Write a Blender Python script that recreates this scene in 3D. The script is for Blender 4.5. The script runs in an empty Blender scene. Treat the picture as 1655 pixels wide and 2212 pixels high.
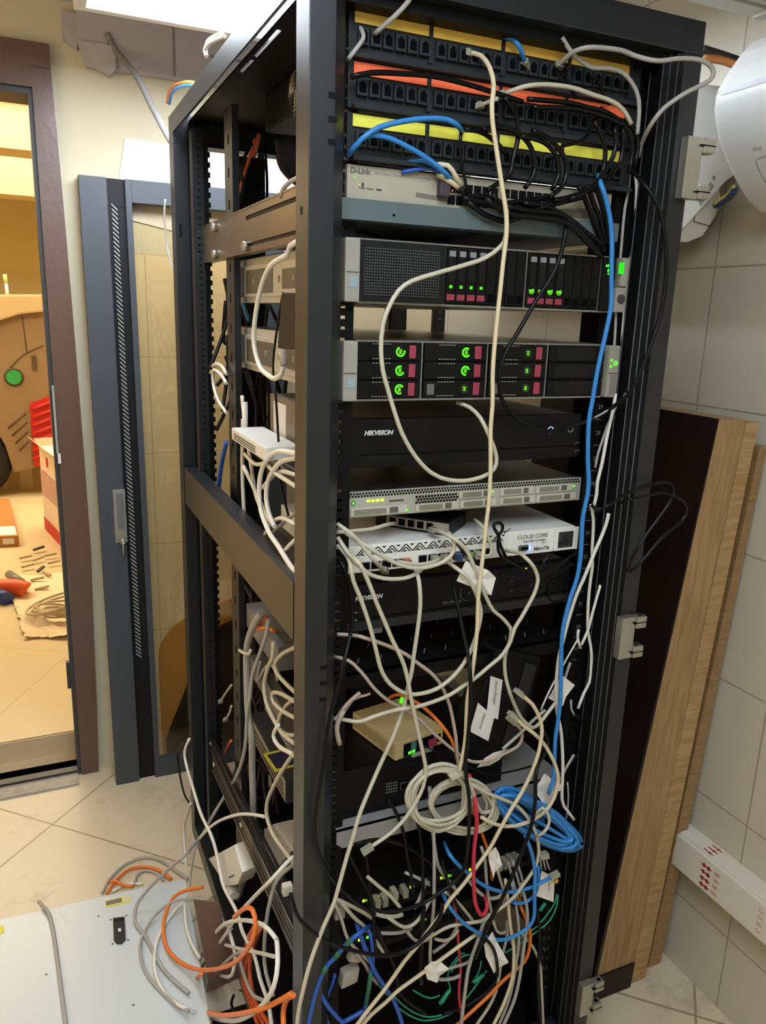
import bpy, bmesh, math, random
from mathutils import Vector, Matrix
random.seed(7)
sc = bpy.context.scene
C = sc.collection
PI = math.pi

# ------------------------------------------------------------------ camera
CAM = Vector((-0.64232585, -1.04798811, 1.45))
RW = ((0.91440353, -0.4035401, 0.03196221), (-0.07141136, -0.23852507, -0.96850721), (0.39845528, 0.88332394, -0.24692551))
FOC, CX, CY = 1673.73, 827.5, 1106.0
cd = bpy.data.cameras.new('camera'); cam = bpy.data.objects.new('camera', cd); C.objects.link(cam)
M3 = Matrix(RW)                      # rows: right, down, forward
right, down, fwd = Vector(RW[0]), Vector(RW[1]), Vector(RW[2])
mw = Matrix((right, -down, -fwd)).transposed().to_4x4(); mw.translation = CAM
cam.matrix_world = mw
cd.sensor_fit = 'VERTICAL'; cd.sensor_height = 24.0; cd.sensor_width = 24.0 * 1655 / 2212
cd.lens = FOC / 2212 * 24.0; cd.clip_start = 0.02; cd.clip_end = 60
sc.camera = cam

# ------------------------------------------------------------------ colour management, world
sc.view_settings.view_transform = 'Standard'; sc.view_settings.look = 'None'
sc.view_settings.gamma = 1.0; sc.view_settings.use_curve_mapping = False
sc.view_settings.exposure = 0.0
LIGHT_PANEL, LIGHT_FRONT, LIGHT_WARM, LIGHT_HALL = 31.0, 10.0, 3.0, 10.5
wd = bpy.data.worlds.new('world'); sc.world = wd; wd.use_nodes = True
wd.node_tree.nodes['Background'].inputs[0].default_value = (0.9, 0.8, 0.65, 1)
wd.node_tree.nodes['Background'].inputs[1].default_value = 0.03

FLOOR = -0.06
def at(px, py, ax, val):
    """point of the place where the sight line of photo pixel (px,py) meets the plane ax=val"""
    a, b = (px - CX) / FOC, (py - CY) / FOC
    v = right * a + down * b + fwd
    i = 'XYZ'.index(ax)
    t = (val - CAM[i]) / v[i]
    return CAM + v * t
def XZ(px, py, y=0.0):
    p = at(px, py, 'Y', y); return p.x, p.z

# ------------------------------------------------------------------ materials
def lin(c):
    return tuple(((v / 255) / 12.92 if v / 255 <= 0.04045 else ((v / 255 + 0.055) / 1.055) ** 2.4) for v in c)
MATS = {}
def mat(name, col, rough=0.5, metal=0.0, emit=0.0, var=0.0, scale=30.0, bump=0.0, spec=0.5, coat=0.0, alpha=None):
    if name in MATS: return MATS[name]
    if max(col) < 50 and spec == 0.5: spec = 0.2
    m = bpy.data.materials.new(name); m.use_nodes = True; MATS[name] = m
    nt = m.node_tree; b = nt.nodes['Principled BSDF']; L = nt.links
    c = (*lin(col), 1)
    b.inputs['Base Color'].default_value = c; b.inputs['Roughness'].default_value = rough
    b.inputs['Metallic'].default_value = metal; b.inputs['Specular IOR Level'].default_value = spec
    if coat: b.inputs['Coat Weight'].default_value = coat; b.inputs['Coat Roughness'].default_value = 0.4
    if emit:
        b.inputs['Emission Color'].default_value = c; b.inputs['Emission Strength'].default_value = emit
    if var or bump:
        tc = nt.nodes.new('ShaderNodeTexCoord'); n = nt.nodes.new('ShaderNodeTexNoise')
        n.inputs['Scale'].default_value = scale; n.inputs['Detail'].default_value = 4
        L.new(tc.outputs['Object'], n.inputs['Vector'])
        if var:
            mx = nt.nodes.new('ShaderNodeMix'); mx.data_type = 'RGBA'
            mx.inputs[6].default_value = (*[v * (1 - var) for v in c[:3]], 1); mx.inputs[7].default_value = (*[min(1, v * (1 + var)) for v in c[:3]], 1)
            L.new(n.outputs['Fac'], mx.inputs[0]); L.new(mx.outputs[2], b.inputs['Base Color'])
        if bump:
            bp = nt.nodes.new('ShaderNodeBump'); bp.inputs['Strength'].default_value = bump; bp.inputs['Distance'].default_value = 0.002
            L.new(n.outputs['Fac'], bp.inputs['Height']); L.new(bp.outputs['Normal'], b.inputs['Normal'])
    return m

def tile_mat(name, col, col2, grout, u, v, su, sv, ou, ov, gw, rough=0.4, rot=0.0, dirt=0.0, bump=0.15):
    """tiles: coordinates u,v are object axes (0,1,2), tile size su x sv, offsets, grout width"""
    m = bpy.data.materials.new(name); m.use_nodes = True; MATS[name] = m
    nt = m.node_tree; b = nt.nodes['Principled BSDF']; L = nt.links; N = nt.nodes
    tc = N.new('ShaderNodeTexCoord'); sp = N.new('ShaderNodeSeparateXYZ'); mp = N.new('ShaderNodeMapping')
    mp.inputs['Rotation'].default_value = (0, 0, rot)
    L.new(tc.outputs['Object'], mp.inputs[0]); L.new(mp.outputs[0], sp.inputs[0])
    def math_(op, a, bb):
        n = N.new('ShaderNodeMath'); n.operation = op
        for i, x in enumerate((a, bb)):
            if x is None: continue
            if isinstance(x, (int, float)): n.inputs[i].default_value = x
            else: L.new(x, n.inputs[i])
        return n.outputs[0]
    ms = []; ids = []
    for ax, s, o in ((u, su, ou), (v, sv, ov)):
        q = math_('DIVIDE', math_('SUBTRACT', sp.outputs[ax], o), s)
        fr = math_('FRACT', q, None); ids.append(math_('FLOOR', q, None))
        d = math_('MINIMUM', fr, math_('SUBTRACT', 1.0, fr))
        ms.append(math_('LESS_THAN', d, gw / s / 2))
    g = math_('MAXIMUM', ms[0], ms[1])
    n = N.new('ShaderNodeTexNoise'); n.inputs['Scale'].default_value = 3.0; n.inputs['Detail'].default_value = 6
    L.new(tc.outputs['Object'], n.inputs['Vector'])
    mx = N.new('ShaderNodeMix'); mx.data_type = 'RGBA'
    mx.inputs[6].default_value = (*lin(col), 1); mx.inputs[7].default_value = (*lin(col2), 1)
    L.new(n.outputs['Fac'], mx.inputs[0])
    last = mx.outputs[2]
    if dirt:
        n2 = N.new('ShaderNodeTexNoise'); n2.inputs['Scale'].default_value = 9.0; n2.inputs['Detail'].default_value = 8; n2.inputs['Roughness'].default_value = 0.7
        L.new(tc.outputs['Object'], n2.inputs['Vector'])
        rp = N.new('ShaderNodeMapRange'); rp.inputs[1].default_value = 0.56; rp.inputs[2].default_value = 0.75; rp.inputs[4].default_value = dirt
        L.new(n2.outputs['Fac'], rp.inputs[0])
        m2 = N.new('ShaderNodeMix'); m2.data_type = 'RGBA'; m2.inputs[7].default_value = (*lin((120, 105, 85)), 1)
        L.new(rp.outputs[0], m2.inputs[0]); L.new(last, m2.inputs[6]); last = m2.outputs[2]
    m3 = N.new('ShaderNodeMix'); m3.data_type = 'RGBA'; m3.inputs[7].default_value = (*lin(grout), 1)
    L.new(g, m3.inputs[0]); L.new(last, m3.inputs[6]); L.new(m3.outputs[2], b.inputs['Base Color'])
    bp = N.new('ShaderNodeBump'); bp.inputs['Strength'].default_value = bump; bp.inputs['Distance'].default_value = 0.002; bp.invert = True
    L.new(g, bp.inputs['Height']); L.new(bp.outputs[0], b.inputs['Normal'])
    b.inputs['Roughness'].default_value = rough
    return m

def wood_mat(name, c1, c2, axis_scale=(30, 2, 2), rough=0.55):
    m = bpy.data.materials.new(name); m.use_nodes = True; MATS[name] = m
    nt = m.node_tree; b = nt.nodes['Principled BSDF']; L = nt.links; N = nt.nodes
    tc = N.new('ShaderNodeTexCoord'); mp = N.new('ShaderNodeMapping'); mp.inputs['Scale'].default_value = axis_scale
    w = N.new('ShaderNodeTexNoise'); w.inputs['Scale'].default_value = 4; w.inputs['Detail'].default_value = 7; w.inputs['Distortion'].default_value = 1.2
    L.new(tc.outputs['Object'], mp.inputs[0]); L.new(mp.outputs[0], w.inputs['Vector'])
    cr = N.new('ShaderNodeValToRGB'); cr.color_ramp.elements[0].color = (*lin(c1), 1); cr.color_ramp.elements[1].color = (*lin(c2), 1)
    cr.color_ramp.elements[0].position = 0.35; cr.color_ramp.elements[1].position = 0.65
    L.new(w.outputs['Fac'], cr.inputs[0]); L.new(cr.outputs[0], b.inputs['Base Color'])
    b.inputs['Roughness'].default_value = rough
    return m

def glass_mat():
    m = bpy.data.materials.new('door_glass'); m.use_nodes = True
    nt = m.node_tree; N = nt.nodes; L = nt.links; N.clear()
    o = N.new('ShaderNodeOutputMaterial'); t = N.new('ShaderNodeBsdfTransparent'); g = N.new('ShaderNodeBsdfGlossy'); mx = N.new('ShaderNodeMixShader')
    t.inputs[0].default_value = (0.97, 0.94, 0.87, 1); g.inputs['Roughness'].default_value = 0.03
    mx.inputs[0].default_value = 0.07
    L.new(t.outputs[0], mx.inputs[1]); L.new(g.outputs[0], mx.inputs[2]); L.new(mx.outputs[0], o.inputs[0])
    return m

# ------------------------------------------------------------------ mesh builder
class MB:
    def __init__(s): s.bm = bmesh.new()
    def quad(s, *pts):
        vs = [s.bm.verts.new(Vector(p)) for p in pts]; s.bm.faces.new(vs); return s
    def hexa(s, a, b, bevel=0.0):
        """a: 4 points of one end, b: the 4 matching points of the other end"""
        va = [s.bm.verts.new(Vector(p)) for p in a]; vb = [s.bm.verts.new(Vector(p)) for p in b]
        n = len(va); fs = [s.bm.faces.new(va), s.bm.faces.new(vb[::-1])]
        for i in range(n): fs.append(s.bm.faces.new((va[i], vb[i], vb[(i + 1) % n], va[(i + 1) % n])))
        bmesh.ops.recalc_face_normals(s.bm, faces=fs)
        if bevel:
            es = list({e for f in fs for e in f.edges})
            bmesh.ops.bevel(s.bm, geom=es, offset=bevel, segments=2, profile=0.7, affect='EDGES')
        return s
    def box(s, x0, x1, y0, y1, z0, z1, bevel=0.0):
        if x0 > x1: x0, x1 = x1, x0
        if y0 > y1: y0, y1 = y1, y0
        if z0 > z1: z0, z1 = z1, z0
        return s.hexa([(x0, y0, z0), (x1, y0, z0), (x1, y1, z0), (x0, y1, z0)], [(x0, y0, z1), (x1, y0, z1), (x1, y1, z1), (x0, y1, z1)], bevel)
    def obox(s, o, u, v, w, bevel=0.0):
        o, u, v, w = map(Vector, (o, u, v, w))
        return s.hexa([o, o + u, o + u + v, o + v], [o + w, o + u + w, o + u + v + w, o + v + w], bevel)
    def prism(s, poly, axis, a, b, bevel=0.0):
        f = {'X': lambda p, t: (t, p[0], p[1]), 'Y': lambda p, t: (p[0], t, p[1]), 'Z': lambda p, t: (p[0], p[1], t)}[axis]
        return s.hexa([f(p, a) for p in poly], [f(p, b) for p in poly], bevel)
    def tube(s, pts, r, seg=8, caps=True, taper=None):
        pts = [Vector(p) for p in pts]; n = len(pts)
        if n < 2: return s
        T = [((pts[min(i + 1, n - 1)] - pts[max(i - 1, 0)]).normalized() or Vector((0, 0, 1))) for i in range(n)]
        up = Vector((0, 0, 1)) if abs(T[0].z) < 0.9 else Vector((1, 0, 0))
        nrm = (up - T[0] * up.dot(T[0])).normalized(); rings = []
        for i in range(n):
            nrm = nrm - T[i] * nrm.dot(T[i])
            if nrm.length < 1e-6: nrm = T[i].orthogonal()
            nrm.normalize(); bi = T[i].cross(nrm)
            rr = r if taper is None else r * taper[i]
            rings.append([s.bm.verts.new(pts[i] + (nrm * math.cos(2 * PI * k / seg) + bi * math.sin(2 * PI * k / seg)) * rr) for k in range(seg)])
        for i in range(n - 1):
            for k in range(seg):
                f = s.bm.faces.new((rings[i][k], rings[i][(k + 1) % seg], rings[i + 1][(k + 1) % seg], rings[i + 1][k])); f.smooth = True
        if caps: s.bm.faces.new(rings[0][::-1]); s.bm.faces.new(rings[-1])
        return s
    def cyl(s, p, q, r, seg=16, r2=None):
        return s.tube([p, q], r, seg, True, None if r2 is None else [1, r2 / r])
    def torus(s, c, n, R, r, seg=24, rs=8, a0=0, a1=2 * PI):
        c, n = Vector(c), Vector(n).normalized(); u = n.orthogonal().normalized(); v = n.cross(u)
        k = seg if abs(a1 - a0) < 2 * PI - 1e-6 else seg
        return s.tube([c + (u * math.cos(a0 + (a1 - a0) * i / k) + v * math.sin(a0 + (a1 - a0) * i / k)) * R for i in range(k + 1)], r, rs)
    def disc(s, c, n, R, seg=20):
        c, n = Vector(c), Vector(n).normalized(); u = n.orthogonal().normalized(); v = n.cross(u)
        s.bm.faces.new([s.bm.verts.new(c + (u * math.cos(2 * PI * i / seg) + v * math.sin(2 * PI * i / seg)) * R) for i in range(seg)]); return s
    def build(s, name, m, parent=None, label=None, cat=None, group=None, kind=None, smooth=False):
        me = bpy.data.meshes.new(name); bmesh.ops.recalc_face_normals(s.bm, faces=s.bm.faces[:]); s.bm.to_mesh(me); s.bm.free()
        if smooth:
            for p in me.polygons: p.use_smooth = True
        me.materials.append(m)
        o = bpy.data.objects.new(name, me); C.objects.link(o)
        if parent is not None:
            o.parent = parent
            base = parent
            off = Vector((0, 0, 0))
            while base is not None: off += base.location; base = base.parent
            o.matrix_parent_inverse = Matrix.Translation(-off) if parent.type == 'EMPTY' else Matrix.Identity(4)
        return tag(o, label, cat, group, kind)
def tag(o, label=None, cat=None, group=None, kind=None):
    for k, v in (('label', label), ('category', cat), ('group', group), ('kind', kind)):
        if v: o[k] = v
    return o
def thing(name, label, cat, loc=(0, 0, 0), group=None, kind=None):
    o = bpy.data.objects.new(name, None); C.objects.link(o); o.location = loc; o.empty_display_size = 0.05
    return tag(o, label, cat, group, kind)
def spline(pts, step=0.012):
    P = [Vector(p) for p in pts]; n = len(P); out = []
    if n == 2: return [P[0].lerp(P[1], i / 6) for i in range(7)]
    for i in range(n - 1):
        p0, p1, p2, p3 = P[max(i - 1, 0)], P[i], P[i + 1], P[min(i + 2, n - 1)]
        k = max(2, min(14, int((p2 - p1).length / step)))
        for j in range(k):
            t = j / k
            out.append(0.5 * ((2 * p1) + (p2 - p0) * t + (2 * p0 - 5 * p1 + 4 * p2 - p3) * t * t + (3 * p1 - p0 - 3 * p2 + p3) * t ** 3))
    out.append(P[-1]); return out
def text(s, size, loc, u, v, m, parent, name='lettering', depth=0.0002, bold=0.0, shear=0.0):
    cu = bpy.data.curves.new('t', 'FONT'); cu.body = s; cu.size = size; cu.extrude = depth; cu.offset = bold; cu.shear = shear
    to = bpy.data.objects.new('t', cu); C.objects.link(to)
    dg = bpy.context.evaluated_depsgraph_get(); me = bpy.data.meshes.new_from_object(to.evaluated_get(dg))
    bpy.data.objects.remove(to)
    u, v = Vector(u).normalized(), Vector(v).normalized(); w = u.cross(v)
    R = Matrix((u, v, w)).transposed().to_4x4(); R.translation = Vector(loc); me.transform(R)
    me.materials.append(m); o = bpy.data.objects.new(name, me); C.objects.link(o)
    if parent is not None:
        o.parent = parent; off = Vector((0, 0, 0)); b = parent
        while b is not None: off += b.location; b = b.parent
        o.matrix_parent_inverse = Matrix.Translation(-off) if parent.type == 'EMPTY' else Matrix.Identity(4)
    return o

# palette
RACK = mat('rack_paint', (23, 26, 30), 0.40, 0.0, var=0.08, scale=400, bump=0.04, spec=0.35, coat=0.35)
BLACK = mat('black_metal', (12, 12, 12), 0.5, var=0.1, scale=60, spec=0.15)
BLACKP = mat('black_plastic', (10, 10, 11), 0.42, spec=0.18)
VOID = mat('dark_opening', (4, 4, 4), 0.9, spec=0.1)
GALV = mat('galvanised_steel', (196, 198, 194), 0.42, 0.6, var=0.15, scale=14)
STEEL = mat('bright_steel', (175, 172, 160), 0.3, 0.8, var=0.1, scale=40)
BRONZE = mat('satin_metal', (120, 108, 92), 0.32, 0.8, var=0.06, scale=40)
BEIGE = mat('beige_plastic', (188, 182, 165), 0.5, var=0.04)
LGREY = mat('light_grey_metal', (176, 174, 166), 0.45, var=0.05)
WHITE = mat('white_paint', (215, 213, 205), 0.45, var=0.03)
PAPER = mat('paper', (225, 218, 210), 0.85, var=0.05, scale=20)
INK = mat('dark_ink', (60, 58, 55), 0.8); SOFTINK = mat('soft_ink', (98, 94, 86), 0.8); SLOT = mat('slot_dark', (9, 9, 10), 0.8, spec=0.2)
MAGENTA = mat('magenta_tab', (150, 52, 70), 0.5)
GLED = mat('green_led', (70, 255, 20), 0.5, emit=2.2)
GLEDD = mat('green_led_dim', (120, 220, 20), 0.5, emit=0.55)
YLED = mat('yellow_green_led', (200, 240, 40), 0.5, emit=2.0)
BLED = mat('blue_led', (20, 90, 255), 0.5, emit=160.0)
OLED = mat('orange_led', (255, 120, 50), 0.5, emit=1.5)
WLED = mat('white_blue_led', (190, 200, 255), 0.5, emit=0.8)
# ================================================================== THE ROOM
XR, YB, CEIL = 0.68, 1.44, 2.23
XL, YF = -1.75, -2.4
FL = tile_mat('floor_tiles', (214, 200, 172), (198, 182, 152), (150, 132, 104), 0, 1, 0.6, 0.6, -1.3100, 0.3811, 0.006, 0.33, rot=math.radians(43.4), dirt=0.5)
RW_ = tile_mat('wall_tiles_right', (196, 188, 168), (186, 177, 156), (150, 142, 124), 1, 2, 0.29, 0.288, -0.06, 0.128, 0.004, 0.35)
BW_ = tile_mat('wall_tiles_back', (228, 208, 170), (220, 198, 158), (190, 166, 128), 0, 2, 0.60, 0.2975, -0.32, 0.112, 0.003, 0.3)
CREAM = mat('cream_paint', (204, 194, 166), 0.7, var=0.05, scale=6)
GREYP = mat('grey_plaster', (176, 170, 172), 0.85, var=0.15, scale=8)
WARMW = mat('warm_wall_paint', (206, 198, 182), 0.7, var=0.04, scale=5)
CEILM = mat('ceiling_paint', (205, 203, 195), 0.8, var=0.03)
def S(o): o['kind'] = 'structure'; return o
S(MB().box(XL - .1, XR + .1, YF - .1, 1.52, FLOOR - .1, FLOOR).build('floor', FL))
S(MB().box(XR, XR + .1, YF, YB, FLOOR, CEIL + .1).build('wall_right', RW_))
S(MB().box(XL - .1, XL, YF, YB, FLOOR, CEIL + .1).build('wall_left', WARMW))
S(MB().box(XL - .1, XR + .1, YF - .1, YF, FLOOR, CEIL + .1).build('wall_front', CREAM))
DX0, DX1, DTOP = -1.46, -0.606, 1.99           # clear door opening
w = MB(); w.box(-0.56, XR + .1, YB, YB + .12, 1.60, CEIL + .3).box(XL - .1, DX0 - .04, YB, YB + .12, FLOOR, CEIL + .3).box(DX0 - .04, -0.56, YB, YB + .12, DTOP + .06, CEIL + .3)
w.box(-0.56, -0.46, YB, YB + .12, FLOOR, 1.60)
S(w.build('wall_back', CREAM))
S(MB().box(-0.46, XR + .1, YB, YB + .12, FLOOR, 1.60).build('wall_back_tiled', BW_))
S(MB().box(XL - .1, XR + .1, YF - .1, YB + .12, CEIL, CEIL + .1).build('ceiling', CEILM))
# plaster band above the cream paint, with a ragged end at the left
pb = [(-0.455, 2.075), (XR, 2.075), (XR, CEIL), (-0.475, CEIL), (-0.475, 2.13)]
b = MB(); b.prism(pb, 'Y', YB - .035, YB)
b.prism([(-0.51, 2.135), (-0.475, 2.115), (-0.475, 2.2), (-0.51, 2.2)], 'Y', YB - .02, YB)
b.prism([(-0.475, 2.13), (-0.455, 2.115), (-0.43, 2.075), (-0.395, 2.06), (-0.38, 2.075), (-0.38, 2.13)], 'Y', YB - .045, YB)
S(b.build('trim_1', GREYP))
S(MB().box(-0.12, XR, YB - .037, YB, 2.142, 2.148).box(-0.225, -0.221, YB - .037, YB, 2.08, CEIL).build('trim_2', mat('plaster_joint', (120, 116, 112), 0.9)))
# lowered ceiling with a white edge strip at the front right
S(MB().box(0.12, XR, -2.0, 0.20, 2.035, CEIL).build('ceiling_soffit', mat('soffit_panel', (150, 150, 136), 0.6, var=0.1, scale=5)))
S(MB().box(0.12, XR, 0.17, 0.21, 2.027, 2.047).box(0.12, XR, 0.150, 0.163, 2.030, 2.035).build('trim_3', WHITE))
S(MB().box(XR - .02, XR, -2.0, 0.2, 2.02, 2.035).build('trim_4', WHITE))

# brown steel door frame
BROWN = mat('brown_frame_paint', (92, 68, 58), 0.28, var=0.12, scale=60, bump=0.25, spec=0.6)
DSTOP = mat('dark_stop_paint', (52, 54, 56), 0.4, var=0.1)
# wavy paint edge against the wall
d = MB()
zs = [FLOOR, .2, .45, .7, .95, 1.2, 1.45, 1.7, 1.9, 2.055]; xs = [-.541, -.533, -.528, -.521, -.523, -.526, -.53, -.535, -.54, -.545]
d.prism([(-0.594, z) for z in zs] + [(x, z) for x, z in zip(xs[::-1], zs[::-1])], 'Y', 1.415, 1.50)
d.box(DX0 - .06, -0.545, 1.413, 1.502, 2.056, 2.115).box(DX0 - .06, -0.594, 1.413, 1.502, DTOP + .015, 2.056).box(DX0 - .06, DX0 + .01, 1.415, 1.50, FLOOR, DTOP + .015)
door = S(d.build('door_1', BROWN))
st = MB().box(DX1, -0.5942, 1.425, 1.56, FLOOR, DTOP + .0148).box(DX0 + .011, DX1, 1.425, 1.56, DTOP, DTOP + .0148).box(DX0 + .011, DX0 + .02, 1.425, 1.56, FLOOR, DTOP).build('door_stop', DSTOP, door)
MB().box(-0.617, -0.606, 1.45, 1.47, 0.24, 0.33).build('strike_plate', DSTOP, door)
MB().box(-0.6, -0.594, 1.409, 1.416, 1.02, 1.22).build('scratch', mat('bare_metal_scratch', (150, 150, 148), 0.5, var=0.3), door)
MB().box(-0.597, -0.589, 1.408, 1.416, 0.99, 1.02).build('latch_tip', PAPER, door)
S(MB().box(DX0, DX1, 1.425, 1.455, FLOOR, -0.045).build('trim_5', DSTOP))
S(MB().box(DX0, DX1, 1.36, 1.425, FLOOR, -0.054).build('trim_6', mat('cement_dust', (168, 160, 148), 0.95, var=0.35, scale=45, bump=0.3)))

# ------------------------------------------------------------------ hall beyond the door
HF = 0.015
S(MB().box(-3.2, 0.9, 1.58, 6.6, HF - .1, HF).build('floor_hall', tile_mat('hall_tiles', (214, 196, 152), (206, 186, 140), (180, 158, 116), 0, 1, 0.8, 0.8, 0.0, 0.1, 0.004, 0.35, rot=0.5)))
S(MB().box(-3.2, 0.9, 1.575, 1.585, FLOOR - .05, HF).box(-3.2, .9, 1.45, 1.58, FLOOR - .1, FLOOR).build('trim_7', mat('step_stone', (206, 184, 148), 0.6, var=0.1, scale=12)))
YW = mat('hall_wall_paint', (214, 194, 140), 0.7, var=0.03)
S(MB().box(-3.2, 0.9, 6.5, 6.6, HF, 2.6).build('wall_hall', YW))
S(MB().box(0.8, 0.9, 1.6, 6.5, HF, 2.6).box(-3.3, -3.2, 1.6, 6.5, HF, 2.6).build('wall_hall_side', YW))
S(MB().box(-3.2, 0.9, 1.56, 6.6, 2.6, 2.7).build('ceiling_hall', mat('hall_ceiling', (196, 172, 128), 0.8)))
S(MB().box(-3.2, .8, 4.4, 4.7, 2.33, 2.6).box(-3.2, .8, 5.5, 5.8, 2.2, 2.6).build('beam_hall', mat('hall_ceiling', (196, 172, 128), 0.8)))
HL = mat('warm_lamp_glow', (255, 240, 208), 0.5, emit=LIGHT_HALL)
for nm, (y0, y1, z), lb in (('strip_light', (3.6, 4.38, 2.585), 'wide warm ceiling light in the hall, nearer the doorway'), ('strip_light', (4.75, 5.45, 2.585), 'wide warm ceiling light in the hall, beyond the first beam')):
    t = thing(nm, lb, 'light', (-1.2, y0, z), 'ceiling lights in the hall')
    MB().box(-2.8, .5, y0, y1, z, 2.6).build('housing', WHITE, t)
    MB().box(-2.75, .45, y0 + .03, y1 - .03, z - .01, z - .001).build('diffuser', HL, t)

# parked vehicle: only its rear corner is seen through the doorway
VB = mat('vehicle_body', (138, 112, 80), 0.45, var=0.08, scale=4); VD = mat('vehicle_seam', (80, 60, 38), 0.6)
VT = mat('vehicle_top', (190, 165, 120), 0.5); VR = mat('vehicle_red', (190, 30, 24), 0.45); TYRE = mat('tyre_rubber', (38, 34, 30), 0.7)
VY = 5.3
def vp(x, y, d=0.0): p = at(x, y, 'Y', VY + d); return (p.x, p.z)
veh = thing('utility_vehicle', 'tan moulded utility vehicle with red louvred panel parked in the hall', 'vehicle', (-1.2, VY + .4, HF))
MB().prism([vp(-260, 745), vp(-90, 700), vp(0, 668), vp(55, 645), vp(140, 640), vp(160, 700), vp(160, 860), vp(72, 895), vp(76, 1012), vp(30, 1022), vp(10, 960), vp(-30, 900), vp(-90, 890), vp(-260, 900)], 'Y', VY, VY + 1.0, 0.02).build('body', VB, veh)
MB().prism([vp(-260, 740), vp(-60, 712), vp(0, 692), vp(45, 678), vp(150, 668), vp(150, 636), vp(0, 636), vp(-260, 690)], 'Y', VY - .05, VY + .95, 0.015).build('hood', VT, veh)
r = MB(); r.prism([vp(64, 872), vp(150, 838), vp(150, 1000), vp(74, 1006)], 'Y', VY - .02, VY + .9)
for k in range(7):
    a_ = at(70, 884 + k * 18, 'Y', VY - .025); b_ = at(112, 868 + k * 18, 'Y', VY - .025); c_ = at(150, 856 + k * 18, 'Y', VY - .025)
    r.tube(spline([a_, b_, c_], 0.05), 0.014, 6)
r.build('louvre_panel', VR, veh)
gr = MB()
for k in range(4): gr.tube([at(18 + k * 8, 925 + k * 16, 'Y', VY - .005), at(56 + k * 2, 892 + k * 20, 'Y', VY - .002)], 0.006, 6)
gr.build('vent_slots', VD, veh)
sm = MB().tube(spline([at(22, 795, 'Y', VY - .003), at(52, 765, 'Y', VY - .003), at(94, 746, 'Y', VY - .003)], .05), .004, 6).tube([at(48, 683, 'Y', VY - .003), at(58, 762, 'Y', VY - .003)], .0035, 6)
sm.box(at(68, 770, 'Y', VY).x, at(78, 770, 'Y', VY).x, VY - .012, VY, at(70, 798, 'Y', VY).z, at(70, 768, 'Y', VY).z, .003)
sm.build('panel_seam', VD, veh)
p = at(30, 815, 'Y', VY - .02); cap = MB().cyl(p, p + Vector((0, .04, 0)), 0.052, 20).build('fuel_cap', mat('green_cap', (48, 150, 70), 0.4), veh)
MB().torus(p + Vector((0, .02, 0)), (0, 1, 0), .058, .010, 24).build('cap_ring', VD, cap)
wc = at(-62, 1015, 'Y', VY - .03); wr = (at(27, 1015, 'Y', VY - .03) - wc).length
wc.z = HF + wr
wh = MB().torus(wc + Vector((0, .1, 0)), (0, 1, 0), wr * .78, wr * .22, 40, 12).build('wheel', TYRE, veh)
MB().cyl(wc + Vector((0, .05, 0)), wc + Vector((0, .15, 0)), wr * .62, 32).build('hub', mat('wheel_hub', (120, 105, 85), 0.5, .3), wh)
for xx, hh_ in ((40, .16), (-20, .2)): MB().box(at(xx, 1020, 'Y', VY).x, at(xx + 28, 1020, 'Y', VY).x, VY + .3, VY + .36, HF, HF + hh_).build('stand', mat('pale_stand', (200, 178, 140), 0.6), veh)
MB().tube([at(17, 645, 'Y', VY + .3), at(13, 612, 'Y', VY + .3)], .012, 8).build('aerial', PAPER, veh)
MB().tube([at(13, 612, 'Y', VY + .3), at(10, 592, 'Y', VY + .3)], .014, 8).build('aerial_tip', mat('pale_green_tip', (170, 205, 130), .6), veh)

# things on the hall floor
def hall(x, y): return at(x, y, 'Z', HF)
bx = thing('carton', 'tall white and red printed carton standing open in the hall behind the door frame', 'box', hall(110, 1150))
p0 = hall(98, 1142); p1 = hall(150, 1200)
CW = mat('carton_white', (228, 205, 180), .7); CR = mat('carton_red', (196, 40, 36), .6); CB = mat('carton_print', (190, 150, 138), .7)
e = (p1 - p0); e.z = 0; en = Vector((-e.y, e.x, 0)).normalized() * .22
if en.y < 0: en = -en
MB().obox(p0, e, en, (0, 0, .55)).build('body', CW, bx)
out = -en.normalized() * .003
MB().obox(p0 + out, e, -out * .5, (0, 0, .085)).build('red_band', CR, bx)
MB().obox(p0 + out + Vector((0, 0, .24)), e, -out * .5, (0, 0, .16)).build('picture_band', CB, bx)
MB().obox(p0 + out + e * .3 + Vector((0, 0, .45)), e * .07, -out * .5, (0, 0, .06)).obox(p0 + out + e * .1 + Vector((0, 0, .40)), e * .2, -out * .5, (0, 0, .004)).build('lettering', CR, bx)
MB().hexa([p0 + Vector((0, 0, .55)), p0 + e + Vector((0, 0, .55)), p0 + e + Vector((0, 0, .556)), p0 + Vector((0, 0, .556))], [p0 + out * 20 + Vector((0, 0, .61)), p0 + e * .8 + out * 20 + Vector((0, 0, .60)), p0 + e * .8 + out * 20 + Vector((0, 0, .606)), p0 + out * 20 + Vector((0, 0, .616))]).hexa([p0 + Vector((0, 0, .55)), p0 + en + Vector((0, 0, .55)), p0 + en + Vector((.006, 0, .55)), p0 + Vector((.006, 0, .55))], [p0 + Vector((-.03, 0, .6)), p0 + en + Vector((-.03, 0, .6)), p0 + en + Vector((-.024, 0, .6)), p0 + Vector((-.024, 0, .6))]).build('flap', CW, bx)
q0, q1, q2 = hall(42, 1181), hall(-60, 1186), hall(22, 1096)
cb = thing('cardboard_box', 'flat brown cardboard box with white labels lying on the hall floor', 'box', q0)
MB().hexa([q0, q1, q1 + (q2 - q0), q2], [v + Vector((0, 0, .07)) for v in (q0, q1, q1 + (q2 - q0), q2)], .004).build('body', mat('cardboard', (176, 116, 56), .75, var=.05), cb)
u_ = (q1 - q0); f_ = Vector((u_.y, -u_.x, 0)).normalized()
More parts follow.
